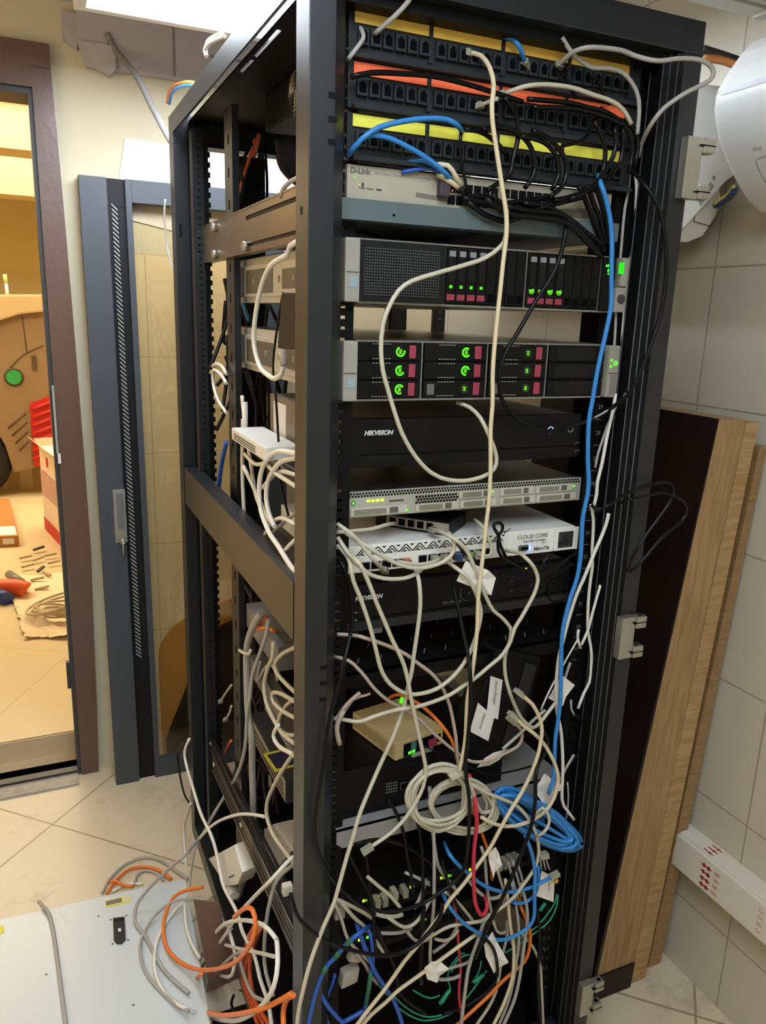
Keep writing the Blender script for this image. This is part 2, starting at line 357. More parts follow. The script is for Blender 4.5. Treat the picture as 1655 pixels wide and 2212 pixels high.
if f_.y > 0: f_ = -f_
MB().obox(q0 + u_ * .1 + f_ * .002 + Vector((0, 0, .02)), u_ * .25, -f_ * .0015, (0, 0, .035)).build('front_label', PAPER, cb)
MB().obox(q0 + u_ * .03 + (q2 - q0) * .02 + Vector((0, 0, .0705)), u_ * .5, (q2 - q0) * .2, (0, 0, .001)).build('top_label', PAPER, cb)
# sheets of packing paper, crumpled
def crumple(pts, name, label, m, amp, cat='paper', n=14):
    bm = bmesh.new(); a, b_, c_, d_ = [Vector(p) for p in pts]; g = []
    for i in range(n + 1):
        row = []
        for j in range(n + 1):
            s_, t_ = i / n, j / n
            p = a.lerp(b_, s_).lerp(d_.lerp(c_, s_), t_)
            h = amp * (0.5 + 0.5 * math.sin(s_ * 9 + t_ * 5) * math.cos(t_ * 11 - s_ * 3)) + random.random() * amp * .5
            row.append(bm.verts.new(p + Vector(((random.random() - .5) * amp, (random.random() - .5) * amp, .003 + h))))
        g.append(row)
    for i in range(n):
        for j in range(n): bm.faces.new((g[i][j], g[i + 1][j], g[i + 1][j + 1], g[i][j + 1]))
    mb = MB(); mb.bm.free(); mb.bm = bm
    o = mb.build(name, m, None, label, cat)
    md = o.modifiers.new('s', 'SOLIDIFY'); md.thickness = .0008
    return o
PKG = mat('packing_paper', (228, 206, 168), .9, var=.05)
crumple((hall(14, 1252), hall(190, 1236), hall(190, 1340), hall(40, 1335)), 'packing_paper', 'wide sheet of pale packing paper under the scraps on the hall floor', PKG, .012)
crumple((hall(34, 1310), hall(190, 1300), hall(190, 1380), hall(52, 1382)), 'packing_paper', 'crumpled end of packing paper nearest the doorway, under the wire coil', PKG, .016)
scr = mat('grey_scrap', (182, 166, 136), .7)
scl = ['dark green scrap lying farthest out on the packing paper', 'small grey scrap left of the wire coil', 'grey scrap near the middle of the packing paper', 'long grey scrap on the packing paper']
for k, (x, y, a_, m_) in enumerate(((86, 1194, .5, mat('dark_scrap', (70, 66, 52), .7)), (57, 1213, .2, scr), (86, 1216, .6, scr), (110, 1208, .1, scr), (62, 1232, .3, scr), (92, 1239, 1.1, mat('dark_scrap', (70, 66, 52), .7)), (118, 1224, .2, scr), (82, 1261, .1, scr), (92, 1281, .2, scr), (106, 1247, 2.0, scr))):
    p = hall(x, y) + Vector((0, 0, .02)); u = Vector((math.cos(a_), math.sin(a_), .1)) * .034
    o = MB().obox(p - u, u * 2, Vector((-u.y, u.x, 0)) * .5, (0, 0, .012), .003).build('scrap', m_)
    tag(o, 'dark scrap lying alone at the far edge of the packing paper' if k == 0 else ('dark scrap in the middle of the packing paper' if k == 5 else 'small grey scrap lying on the packing paper in the hall'), 'scrap', 'scraps on the packing paper')
cw = MB()
cc = hall(128, 1335) + Vector((0, 0, .03))
for k in range(6):
    R_ = .06 + .016 * k; cw.torus(cc + Vector((.006 * math.sin(k * 2), .01 * k - .02, .008 * k)), (math.sin(k) * .25, .1, 1), R_, .006, 28, 6)
cw.build('wire_coil', mat('grey_wire', (186, 170, 138), .6), None, 'loose coil of grey wire on packing paper in the hall', 'wire')
dr = thing('power_drill', 'orange and blue power tool lying on the hall floor near the paper', 'tool', hall(30, 1292))
pa, pb_ = hall(-6, 1290), hall(58, 1290)
MB().tube(spline([pa + Vector((0, 0, .05)), pa.lerp(pb_, .4) + Vector((0, 0, .055)), pa.lerp(pb_, .8) + Vector((0, 0, .05)), pb_ + Vector((0, 0, .035))], .02), .042, 12, True, None).build('housing', mat('orange_plastic', (222, 88, 34), .45), dr)
MB().tube([hall(22, 1272) + Vector((0, 0, .08)), hall(50, 1284) + Vector((0, 0, .06))], .022, 10).build('chuck', mat('tool_grey', (120, 112, 98), .4), dr)
MB().tube([pa + Vector((0, -.05, .03)), hall(18, 1306) + Vector((0, 0, .03))], .034, 10).build('battery', mat('tool_blue', (40, 58, 130), .5), dr)

# ------------------------------------------------------------------ main ceiling light
cl = thing('ceiling_light', 'bright white ceiling light box hanging low above the back of the rack', 'light', (-.19, .72, CEIL))
LZ = 2.095
MB().box(-.505, .225, 1.0, 1.025, LZ - .008, CEIL, .003).box(-.505, .225, .42, .445, LZ - .008, CEIL, .003).box(-.505, -.48, .445, 1.0, LZ - .008, CEIL, .003).box(.20, .225, .445, 1.0, LZ - .008, CEIL, .003).build('frame', WHITE, cl)
MB().box(-.48, .20, .445, 1.0, LZ, LZ + .01).build('diffuser', mat('panel_glow', (232, 243, 255), .5, emit=LIGHT_PANEL), cl)
cl2 = thing('ceiling_light', 'added fill light panel on the ceiling, out of view in front of the rack', 'light', (-.55, -1.2, CEIL))  # out-of-view fill light, added to brighten the rack front and right wall
MB().box(-1.0, -0.1, -1.95, -0.45, CEIL - .03, CEIL, .004).build('frame', WHITE, cl2)
MB().box(-.98, -0.12, -1.93, -0.47, CEIL - .034, CEIL - .0305).build('diffuser', mat('fill_panel_glow', (226, 240, 255), .5, emit=LIGHT_FRONT), cl2)
wl = thing('warm_fill_panel', 'added warm fill light panel on the unseen left wall', 'light', (XL, 0.2, 1.6))  # unseen panel added to throw warm light on the rack's left faces
MB().box(XL, XL + .03, -0.5, 0.9, 1.2, 2.0, .004).build('housing', WHITE, wl)
MB().box(XL + .03, XL + .034, -0.48, 0.88, 1.22, 1.98).build('diffuser', mat('warm_fill_glow', (255, 222, 175), .5, emit=LIGHT_WARM), wl)

# big white sheet on the back wall
MB().prism([(-0.362, 1.912), (0.14, 1.885), (0.15, 1.60), (-0.40, 1.70)], 'Y', YB - .004, YB - .002).build('paper_sheet', PAPER, None, 'large blank white sheet of paper stuck on the back wall', 'paper')
# conduit from the ceiling band to the rack
MB().tube(spline([(-0.40, 1.40, 2.16), (-0.379, 1.395, 2.119), (-0.34, 1.3, 2.04), (-0.31, 1.21, 1.94), (-0.29, 1.06, 1.84), (-0.27, 0.95, 1.8)]), .0085, 10).build('conduit', mat('grey_conduit', (126, 124, 122), .6), None, 'grey conduit hanging from the ceiling band down to the rack', 'pipe')

# ------------------------------------------------------------------ glass rack door leaning on the back wall
DP = mat('door_paint', (64, 69, 76), .42, var=.06, scale=300, bump=.03, spec=.4)
gd = thing('rack_door', 'dark grey glass rack door leaning on the back wall by the doorway', 'door', (-0.2, 1.33, FLOOR))
H = 1.856; lean = (1.405 - 1.325) / H
def D(x, z, off=0.0): return Vector((x, 1.325 + lean * z - off, FLOOR + z))
x0, x1, x2, x3 = -0.494, -0.421, -0.372, -0.355
xe = 0.09
f = MB()
def bar(f, xa, xb, za, zb, t0, t1): f.hexa([D(xa, za, t0), D(xb, za, t0), D(xb, za, -t1), D(xa, za, -t1)], [D(xa, zb, t0), D(xb, zb, t0), D(xb, zb, -t1), D(xa, zb, -t1)], .0015)
bar(f, x0, x1, 0, H, .012, .028); bar(f, x2, x3, 0, H, .012, .02); bar(f, xe - .06, xe, 0, H, .012, .028)
bar(f, x3, xe - .06, H - .062, H, .012, .02); bar(f, x3, xe - .06, 0, .06, .012, .02)
f.build('frame', DP, gd)
v = MB(); lv = MB(); z = .42; xa, xb = x1 + .010, x2 - .021
bar(v, x1, x2, 0, .42, -.002, .012); bar(v, x1, x2, H - .075, H, -.002, .012); bar(v, x1, xa, .42, H - .075, -.002, .012); bar(v, xb, x2, .42, H - .075, -.002, .012); bar(v, xa, xb, .42, H - .075, -.003, .012)
while z < H - .08:
    a = [D(xa + .001, z + .015, .0005), D(xb - .001, z, .0005), D(xb - .001, z + .0048, .0005), D(xa + .001, z + .0198, .0005)]
    lv.hexa(a, [q + Vector((0, .003, 0)) for q in a])
    z += .0125
v.build('vent_strip', mat('groove_shade', (24, 25, 28), .5), gd)  # darker than the door paint: the groove's shade put into the colour
lv.build('lit_slots', mat('lit_slot_grey', (150, 150, 146), .45), gd)  # pale bars whose colour stands in for light at the slots
MB().hexa([D(x3, .06, 0), D(xe - .06, .06, 0), D(xe - .06, .06, -.004), D(x3, .06, -.004)], [D(x3, H - .062, 0), D(xe - .06, H - .062, 0), D(xe - .06, H - .062, -.004), D(x3, H - .062, -.004)]).build('glass_pane', glass_mat(), gd)
zc = at(258, 1113, 'Y', 1.36).z - FLOOR; xh = at(259, 1113, 'Y', 1.36).x
h = MB(); bar(h, xh - .0175, xh + .0175, zc - .082, zc + .082, .017, -.012); hd = h.build('handle', mat('silver_handle', (150, 150, 148), .4, .5), gd)
g = MB(); bar(g, xh - .009, xh + .009, zc - .035, zc + .072, .024, -.016); g.build('grip', mat('handle_grip', (120, 120, 120), .4, .5), hd)
c = D(xh, zc - .058, .017); MB().cyl(c, c + Vector((0, -.008, 0)), .012, 16).build('lock_cylinder', STEEL, hd)
MB().tube([D(xh + .003, zc - .07, .024), D(xh + .004, zc - .10, .02), D(xh + .004, zc - .125, .018)], .0035, 8).torus(D(xh + .003, zc - .078, .024), (0, 1, 0), .007, .002, 14, 6).build('key', STEEL, hd)
# things standing between the glass and the wall
ab = MB(); arc = [(-0.33, -0.06)] + [(-0.33 + .30 * (1 - math.cos(t)), 0.32 + .18 * math.sin(t)) for t in [i * PI / 16 for i in range(9)]] + [(0.2, 0.5), (0.2, -0.06)]
ab.prism(arc, 'Y', 1.415, 1.432).build('arched_board', mat('golden_board', (190, 138, 70), .5, var=.08, scale=6), None, 'golden brown board with a curved top standing behind the glass door', 'board')
ab2 = MB(); ab2.prism([(-0.30, -0.05), (-0.02, -0.05), (-0.02, 0.45), (-0.17, 0.40), (-0.325, 0.02), (-0.32, -0.03)], 'Y', 1.385, 1.405, .008).build('dark_piece', mat('dark_matt', (46, 40, 36), .8, var=.2), None, 'dark flat piece with slanted edge behind the glass door, beside the rack', 'bag')  # dark flat outline with a slanted edge

# ------------------------------------------------------------------ wooden boards leaning by the right wall
DK = mat('dark_brown_veneer', (30, 19, 16), .35, var=.15, scale=5); WE = wood_mat('board_edge_wood', (176, 144, 98), (152, 118, 74), (3, 3, 26)); WE2 = wood_mat('raw_board_wood', (164, 130, 88), (140, 108, 68), (18, 18, 1.5))
def board(tl, tr, bl, br, yt, yb, depth, m):
    a = [at(*bl, 'Y', yb), at(*br, 'Y', yb), at(*br, 'Y', yb) + Vector((0, depth, 0)), at(*bl, 'Y', yb) + Vector((0, depth, 0))]
    zb = max(FLOOR + .001, FLOOR)
    for q in a: q.z = zb
    b_ = [at(*tl, 'Y', yt), at(*tr, 'Y', yt)]; zt = (b_[0].z + b_[1].z) / 2
    for q in b_: q.z = zt
    b_ += [b_[1] + Vector((0, depth, 0)), b_[0] + Vector((0, depth, 0))]
    return MB().hexa(a, b_, .0015)
wp = thing('wooden_panel', 'thick dark brown panel with a raw light wood edge leaning beside the rack', 'panel', (0.53, .06, FLOOR))
board((1555, 905), (1612, 910), (1290, 2070), (1360, 2122), .0, .062, .55, WE).build('core', WE2, wp)
o = board((1552, 904), (1555, 905), (1283, 2068), (1290, 2071), .0, .062, .55, DK).build('dark_face', DK, wp)
a_, b_ = at(1290, 2070, 'Y', .062), at(1360, 2122, 'Y', .062)
MB().hexa([(a_.x - .001, .0575, FLOOR), (b_.x, .0575, FLOOR), (b_.x, .0625, FLOOR), (a_.x - .001, .0625, FLOOR)], [(a_.x + .002, .055, FLOOR + .07), (b_.x + .002, .055, FLOOR + .07), (b_.x + .002, .06, FLOOR + .07), (a_.x + .002, .06, FLOOR + .07)]).build('foot_strip', DK, wp)
wp2 = thing('wooden_panel', 'narrow light wood panel standing against the thick dark one', 'panel', (0.58, .06, FLOOR))
board((1613, 911), (1640, 915), (1361, 2121), (1393, 2114), .002, .064, .54, WE).build('core', WE, wp2)
wp3 = thing('wooden_panel', 'light wood panel farthest right, leaning next to the tiled wall', 'panel', (0.62, .06, FLOOR))
board((1643, 962), (1657, 966), (1397, 2112), (1425, 2092), .03, .085, .5, WE).build('core', wood_mat('outer_board_wood', (158, 124, 84), (136, 104, 66), (3, 3, 26)), wp3)

# ------------------------------------------------------------------ cable trunking on the right wall
tk = thing('cable_trunking', 'white plastic cable trunking with red print on the right wall', 'trunking', (XR - .03, -.4, .28))
TRW = mat('trunking_plastic', (212, 205, 190), .4)
MB().box(XR - .045, XR, -1.5, .085, .235, .325, .003).build('base', TRW, tk)
MB().box(XR - .055, XR - .045, -1.5, .085, .240, .322, .003).build('lid', TRW, tk)
RP = mat('red_print', (170, 40, 40), .7); RP2 = mat('pale_red_print', (196, 120, 105), .7)
m1, m2 = MB(), MB()
for k in range(4):
    z = .252 + k * .016
    m1.box(XR - .0556, XR - .055, -.035, -.008, z, z + .004).box(XR - .0556, XR - .055, -.030, -.026, z - .003, z + .007).box(XR - .0556, XR - .055, -.017, -.013, z - .003, z + .007)
    m2.box(XR - .0556, XR - .055, -.058, -.042, z, z + .0015).box(XR - .0556, XR - .055, -.058, -.042, z + .005, z + .0065).box(XR - .0556, XR - .055, -.051, -.049, z, z + .0065)
    for (u0, v0, u1, v1) in ((-.16, 0, -.16, .008), (-.16, 0, -.172, .004), (-.16, .008, -.172, .004)):
        m2.tube([(XR - .0553, u0, z + v0), (XR - .0553, u1, z + v1)], .0006, 4)
for k in range(3):
    x = XR - .04 + k * .013
    m1.box(x, x + .003, -.02, .006, .325, .3256).box(x - .002, x + .005, -.012, -.009, .325, .3256)
    for (u0, v0, u1, v1) in ((-.16, 0, -.16, .008), (-.16, 0, -.172, .004), (-.16, .008, -.172, .004)):
        m2.tube([(x + v0, u0, .3253), (x + v1, u1, .3253)], .0006, 4)
m1.build('red_print', RP, tk); m2.build('arrow_print', RP2, tk)

# ------------------------------------------------------------------ air conditioners on the right wall
ACW = mat('ac_plastic', (244, 244, 241), .35, spec=.5); ACG = mat('ac_grey_trim', (150, 150, 152), .3)
ac = thing('air_conditioner', 'rounded white wall air conditioner nearest the camera at upper right', 'air conditioner', (XR, -.3, 1.65))
YA = .08
def A(x, y): return XZ(x, y, YA)
prof = [A(1537, 205), A(1533, 235), A(1537, 270), A(1545, 310), A(1560, 347), A(1585, 397), A(1610, 438), A(1632, 460), A(1655, 466), (XR, 1.648), (XR, 1.90)]
prof2 = [A(1537, 203), A(1562, 160), A(1590, 120), (.53, 1.925), (.57, 1.945), (XR, 1.95), (XR, 1.84)]
def loftY(poly, ya, yb, r=.018, n=4):
    """extrude along Y with a rounded far end"""
    cx = sum(p[0] for p in poly) / len(poly); cz = sum(p[1] for p in poly) / len(poly)
    mb = MB(); rings = []
    for i in range(n + 1):
        t = i / n; s = 1 - (1 - math.sin(t * PI / 2)) * .10; y = ya - r * (1 - math.cos(t * PI / 2))
        rings.append([mb.bm.verts.new(((XR + (p[0] - XR) * s), y, cz + (p[1] - cz) * s)) for p in poly])
    rings.append([mb.bm.verts.new((p[0], yb, p[1])) for p in poly])
    for a, b_ in zip(rings, rings[1:]):
        for k in range(len(poly)): f = mb.bm.faces.new((a[k], a[(k + 1) % len(poly)], b_[(k + 1) % len(poly)], b_[k]))
    mb.bm.faces.new(rings[0]); mb.bm.faces.new(rings[-1]); return mb
o = loftY(prof, YA, -.75).build('front_panel', ACW, ac)
for p_ in o.data.polygons: p_.use_smooth = len(p_.vertices) == 4
o.modifiers.new('e', 'EDGE_SPLIT').split_angle = 0.6
loftY(prof2, YA, -.75).build('body', ACW, ac)
a_, b_ = A(1538, 204), A(1536, 214)
MB().box(a_[0] - .002, a_[0] + .03, -.74, YA - .022, a_[1] - .007, a_[1] + .003).build('trim_line', ACG, ac)
def acs(x, y): return at(x, y, 'X', .475)
pz = acs(1628, 330)
text('Vina', .011, Vector((.4735, acs(1626, 326).y, acs(1626, 326).z - .002)), (0, -1, 0), (.15, 0, 1), mat('ac_print', (110, 108, 104), .6), ac)
MB().tube(spline([acs(1652, 415) + Vector((.018, 0, 0)), acs(1640, 378) + Vector((.006, 0, 0)), acs(1634, 352), acs(1638, 343), acs(1670, 332)]), .0008, 6).build('display_outline', mat('soft_line', (112, 108, 102), .5), ac)
MB().torus((.513, .0, 1.915), (-.6, 0, 1), .016, .003, 20, 6).build('top_vent', ACG, ac)
ac2 = thing('air_conditioner', 'second white air conditioner behind the rack post, end face with a sticker', 'air conditioner', (XR, .5, 1.62))
MB().prism([(.495, 1.89), (.66, 1.90), (XR, 1.88), (XR, 1.75), (.646, 1.728), (.556, 1.637), (.535, 1.625), (.50, 1.68), (.485, 1.78)], 'Y', .2, .95, .004).build('body', ACW, ac2)
MB().prism([(.545, 1.632), (.646, 1.726), (.655, 1.70), (.648, 1.665), (.62, 1.625), (.58, 1.61), (.55, 1.612)], 'Y', .215, .94, .004).build('air_outlet', mat('ac_shade_plastic', (205, 200, 188), .45), ac2)
fx = XZ(1505, 445, .213); fx2 = XZ(1545, 490, .213)
MB().tube([(fx[0], .213, fx[1]), (fx[0] - .002, .213, fx2[1] + .006), (fx2[0] - .012, .213, fx2[1]), (fx2[0] + .004, .213, fx2[1] + .02), (fx2[0] + .01, .213, fx[1])], .0009, 6).build('flap_line', mat('dark_line', (60, 58, 54), .5), ac2)
s0, s1 = Vector((*XZ(1512, 440, .198), 0)), Vector((*XZ(1543, 400, .198), 0))
MB().prism([XZ(1510, 433, .198), XZ(1536, 392, .198), XZ(1544, 402, .198), XZ(1514, 446, .198)], 'Y', .1985, .1999).build('sticker', mat('grey_sticker', (168, 168, 158), .6, var=.2, scale=150), ac2)
p = at(1543, 384, 'Y', .199); MB().disc(p, (0, -1, 0), .004).build('screw_dot', ACG, ac2)
MB().tube(spline([at(1520, 127, 'Y', .14), at(1545, 128, 'Y', .13), at(1572, 134, 'Y', .12), at(1600, 148, 'Y', .11), at(1615, 165, 'Y', .10)]), .007, 8).build('refrigerant_line', mat('orange_insulation', (206, 130, 70), .6), None, 'orange insulated line running from the rack top to the air conditioner', 'pipe')
MB().tube(spline([at(1520, 124, 'Y', .139), at(1548, 124, 'Y', .128), at(1575, 129, 'Y', .118), at(1605, 145, 'Y', .108)]), .0022, 6).build('earth_wire', mat('yellow_wire', (214, 200, 90), .5), None, 'thin yellow wire along the orange air conditioner line', 'wire')
MB().tube(spline([at(1515, 108, 'Y', .20), at(1560, 122, 'Y', .19), at(1600, 136, 'Y', .17), at(1640, 152, 'Y', .15)]), .010, 8).build('drain_hose', mat('black_hose', (60, 58, 55), .6), None, 'black hose behind the orange line at the air conditioner', 'pipe')
MB().tube(spline([at(1545, 444, 'Y', .19), at(1562, 434, 'Y', .17), at(1576, 424, 'Y', .15), at(1588, 410, 'Y', .12)]), .007, 8).build('supply_cable', mat('dark_blue_cable', (40, 62, 110), .5), None, 'dark blue cable between the two air conditioners', 'cable')
MB().tube(spline([at(1543, 441, 'Y', .185), at(1560, 428, 'Y', .165), at(1574, 418, 'Y', .145), at(1586, 402, 'Y', .118)]), .003, 6).build('earth_wire', mat('yellow_wire', (214, 200, 90), .5), None, 'thin yellow wire on the dark blue cable between air conditioners', 'wire')
# cable on the floor in the near right corner
MB().tube(spline([at(1600, 2260, 'Z', FLOOR + .006), at(1618, 2205, 'Z', FLOOR + .01), at(1640, 2180, 'Z', FLOOR + .03), at(1670, 2165, 'Z', FLOOR + .05)]), .006, 8).build('power_cable', mat('black_cable', (11, 11, 11), .4), None, 'black cable on the floor in the near right corner', 'cable')
# ================================================================== THE RACK
rk = thing('server_rack', 'tall open dark grey server rack filled with equipment and cables', 'server rack', (0, .48, FLOOR))
RT, RB = 1.885, FLOOR
def post(sx, front):
    y0, s = (-.05, 1) if front else (1.0, -1)
    P_ = [(.31, .053), (.31, 0), (.276, 0), (.256, .022), (.256, .05), (.262, .05), (.262, .06), (.268, .06), (.268, .053)]
    poly = [(sx * x, y0 + s * y) for x, y in P_]
    return MB().prism(poly, 'Z', RB + .0902, 1.8415 if front else 1.8195, .0012)
for sx in (-1, 1):
    for fr in (True, False):
        pb_ = post(sx, fr)
        if sx == -1 and not fr:
            pb_.box(-.262, -.2561, .90, .939, RB + .0902, 1.8195).box(-.285, -.279, .94, .9465, RB + .0902, 1.8195)
        pb_.build('corner_post', RACK, rk)
# top rails and roof
MB().box(-.31, -.307, .0032, .9468, 1.844, RT - .003).box(-.31, -.272, .0032, .9468, RT - .003, RT).build('side_rail', RACK, rk)
MB().box(.272, .31, .0032, .9468, 1.844, RT, .0015).build('side_rail', RACK, rk)
MB().box(-.31, .31, -.05, .003, 1.8417, RT + .002, .002).build('front_rail', RACK, rk)
MB().box(-.31, .31, .947, 1.0, 1.82, RT + .001, .002).build('rear_rail', RACK, rk)
MB().box(-.256, .256, -.03, .0, 1.826, 1.841).build('inner_lip', BLACK, rk)
rf = MB(); zr0, zr1 = 1.868, 1.872
rf.box(-.272, .272, .003, .245, zr0, zr1).box(-.272, .272, .50, .947, zr0, zr1).box(-.272, -.264, .245, .50, zr0, zr1).box(-.257, .272, .245, .50, zr0, zr1)
rf.box(-.264, -.257, .40, .41, zr0, zr1)
rf.build('roof_panel', BLACK, rk)
MB().box(-.18, .18, .30, .62, 1.80, 1.866, .003).build('fan_tray', BLACK, rk)
fg = MB()
for k in range(5): fg.torus((-.181, .42, 1.832), (1, 0, 0), .008 + .006 * k, .0009, 24, 4)
fg.tube([(-.181, .38, 1.832), (-.181, .46, 1.832)], .0009, 4).tube([(-.181, .42, 1.79), (-.181, .42, 1.866)], .0009, 4)
fg.build('fan_guard', STEEL, rk)
# plinth
MB().box(-.31, .31, -.05, .0, RB, RB + .09, .002).box(-.31, .31, .95, 1.0, RB, RB + .09, .002).box(-.3095, -.27, .0005, .9495, RB, RB + .05, .002).box(.27, .3095, .0005, .9495, RB, RB + .05, .002).build('base_frame', RACK, rk)
MB().box(-.27, .27, .0, .95, RB + .02, RB + .026).build('base_plate', BLACK, rk)
# side brace at mid height
mbz = [(-.31, .962), (-.31, 1.056), (-.274, 1.056), (-.274, 1.04), (-.305, 1.04), (-.305, .978), (-.274, .978), (-.274, .962)]
MB().prism(mbz, 'Y', .008, .93).build('side_brace', RACK, rk)
MB().prism([(-x, z) for x, z in mbz], 'Y', .008, .93).build('side_brace', RACK, rk)
br = MB()
for x, y in ((420, 1130), (440, 1172), (466, 1205), (492, 1232)): 
    p = at(x, y, 'X', -.285); br.box(-.30, -.285, p.y - .006, p.y + .006, .955, .963)
br.build('brace_clip', STEEL, rk)
# mounting rails with square holes
def rail(x0, x1, y, side, z0, z1, name, m, depth=.045, pitch=.04445 / 3, hole=.0075):
    mb = MB(); xm = (x0 + x1) / 2; t = .002
    mb.box(x0, xm - hole / 2, y, y + t, z0, z1).box(xm + hole / 2, x1, y, y + t, z0, z1)
    z = z0
    while z < z1 - .001:
        mb.box(xm - hole / 2, xm + hole / 2, y, y + t, z + hole * .6, min(z + pitch, z1)); z += pitch
    xo = x0 if side < 0 else x1
    mb.box(xo - t / 2, xo + t / 2, y + t, y + depth, z0, z1)
    xi = x1 if side < 0 else x0
    mb.box(xi - t / 2, xi + t / 2, y + t, y + .012, z0, z1)
    return mb.build(name, m, rk)
rail(.222, .254, .008, 1, RB + .05, 1.835, 'mounting_rail', BLACK)
rail(-.254, -.222, .008, -1, RB + .05, 1.835, 'mounting_rail', BLACK)
mr = MB().box(-.2500, -.2360, .612, .614, RB + .05, 1.843).box(-.2500, -.2480, .614, .680, RB + .05, 1.843).box(-.2380, -.2360, .614, .65, RB + .05, 1.843).build('mounting_rail', RACK, rk)
ms = MB()
for k in range(28): ms.box(-.2506, -.2499, .640, .648, .10 + k * .062, .118 + k * .062)
ms.build('rail_slots', VOID, mr)
rail(.222, .250, .612, 1, RB + .05, 1.843, 'mounting_rail', RACK, .068)
rail(-.282, -.258, .86, -1, RB + .05, 1.84, 'cable_channel', RACK, .03)
cb_ = MB().box(-.2575, -.247, .86, .863, RB + .05, 1.8195)
for k in range(84): cb_.box(-.247, -.2425, .86, .863, .02 + k * .0215, .0315 + k * .0215)
cb_.build('cable_channel', BLACK, rk)
# unit numbers printed on the right rail
un = []
NUMM = mat('rail_print', (112, 110, 106), .7)
for u in (2, 3, 4, 19, 20, 21, 22, 23, 24, 25, 26, 27, 28, 29, 30):
    z = .066 + (u - 1) * .04445 - .004
    un.append(text(str(u), .010, (.2275, .0072, z), (1, 0, 0), (0, 0, 1), NUMM, rk, 'unit_number'))
tk_ = MB()
for u in range(18, 31):
    z = .066 + (u - .5) * .04445; tk_.box(.226, .236, .0074, .008, z - .0006, z + .0006)
tk_.build('unit_marks', NUMM, rk)
# slot holes in the posts
for px, py in ((719, 206), (719, 258), (718, 307), (700, 1442), (699, 1476), (698, 1511)):
    p = at(px, py, 'Y', -.0502); MB().box(p.x - .0055, p.x + .0055, -.0505, -.0495, p.z - .0035, p.z + .0035).build('slot', SLOT, rk)
p = at(651, 455, 'X', -.3102); MB().box(-.3105, -.3095, p.y - .003, p.y + .003, p.z - .005, p.z + .005).build('slot', SLOT, rk)
p = at(390, 497, 'Y', .9465); MB().box(p.x - .003, p.x + .003, .9455, .9475, p.z - .014, p.z + .014).build('slot', SLOT, rk)
p = at(403, 1638, 'Y', .9465); MB().box(p.x - .003, p.x + .003, .9455, .9475, p.z - .014, p.z + .014).build('slot', SLOT, rk)
# silver hinges on the right front post
for (px, py, hh, lb) in ((1486, 365, .088, 'top silver hinge'), (1347, 1374, .078, 'middle silver hinge'), (1262, 2152, .075, 'bottom silver hinge')):
    p = at(px, py, 'Y', -.055); z0, z1 = p.z - hh / 2, p.z + hh / 2
    x0 = p.x - .012; x1 = p.x + .014
    h = MB().box(x0 - .004, x1, -.066, -.0505, z0, z1, .0015).build('hinge', STEEL, rk); h['label'] = lb
    for za, zb in ((z0, z0 + .022), (z1 - .022, z1)):
        k = MB().box(x1, x1 + .022, -.070, -.052, za, zb, .003).build('hinge_knuckle', STEEL, h)
        MB().box(x1 - .006, x1 + .0225, -.0704, -.0515, (za + zb) / 2 - .0008, (za + zb) / 2 + .0008).build('hinge_gap', VOID, h)
        MB().cyl((x1 + .013, -.061, zb), (x1 + .013, -.061, zb + .0006), .004, 12).build('pin_hole', VOID, h)
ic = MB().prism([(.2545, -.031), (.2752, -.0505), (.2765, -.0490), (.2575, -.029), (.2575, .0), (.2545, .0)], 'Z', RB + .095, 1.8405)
ic.build('shade_liner', mat('shade_black', (6, 6, 6), .7, spec=.15), rk)  # black sheet over the post bevel, its shade put into the colour
rg_ = MB()
for x, y in ((.2540, -.0310), (.2610, -.0378), (.2690, -.0452), (.2540, -.004)): rg_ = MB().tube([(x, y, RB + .1), (x, y, 1.84)], .0011, 6).build('channel_ridge', mat('ridge_paint', (74, 74, 74), .45), rk)
# red sticker strip inside the right side
p = at(1254, 1716, 'Y', .03)
MB().box(.2535, .2545, .04, .07, p.z - .03, p.z + .025).build('red_sticker', mat('red_sticker', (150, 36, 30), .5), rk)
MB().box(.2545, .268, .0105, .11, RB + .06, 1.83).build('shade_liner', mat('shade_black', (6, 6, 6), .7, spec=.15), rk)  # filler strip beside the rail, blackened to stand for shade
hs = MB()
for k in range(11):
    for j in range(2):
        p = at(1178 - k * 1.5 + j * 10, 1985 + k * 21, 'Y', .0075); hs.box(p.x - .0025, p.x + .0025, .0068, .0078, p.z - .004, p.z + .004)
hs.build('rail_hole_rims', mat('hole_rim', (70, 68, 64), .4, .5), rk)

# bronze tray bracket on the left (part of the tray that carries the switch)
tray = thing('equipment_tray', 'wide steel tray with slotted bronze side plate carrying the beige switch', 'tray', (0, .4, 1.58))
xb = -.262; z0, z1 = 1.555, 1.632
t = MB()
t.box(xb, xb + .003, .46, .97, z0, z1).box(xb, xb + .003, .06, .09, z0, z1)
t.box(xb, xb + .003, .09, .46, z0, z0 + .009).box(xb, xb + .003, .09, .46, z0 + .0155, z1 - .021).box(xb, xb + .003, .09, .46, z1 - .013, z1)
MB().box(xb + .0031, xb + .005, .08, .47, z0 + .006, z0 + .018).box(xb + .0031, xb + .005, .08, .47, z1 - .023, z1 - .010).build('slot_shade', mat('slot_shadow', (40, 36, 34), .6), tray)  # dark strips added behind the slots to paint in their shade
t.box(xb - .001, xb + .018, .06, .97, z1 - .001, z1 + .002).box(xb - .001, xb + .018, .06, .97, z0 - .002, z0 + .001)
t.build('side_plate', BRONZE, tray)
for y in (.45, .90, .72): 
    for z in (z0 + .01, z1 - .012):
        if y == .45 and z > 1.6: continue
        MB().cyl((xb - .010, y, z), (xb + .001, y, z), .009, 10).build('screw', STEEL, tray)
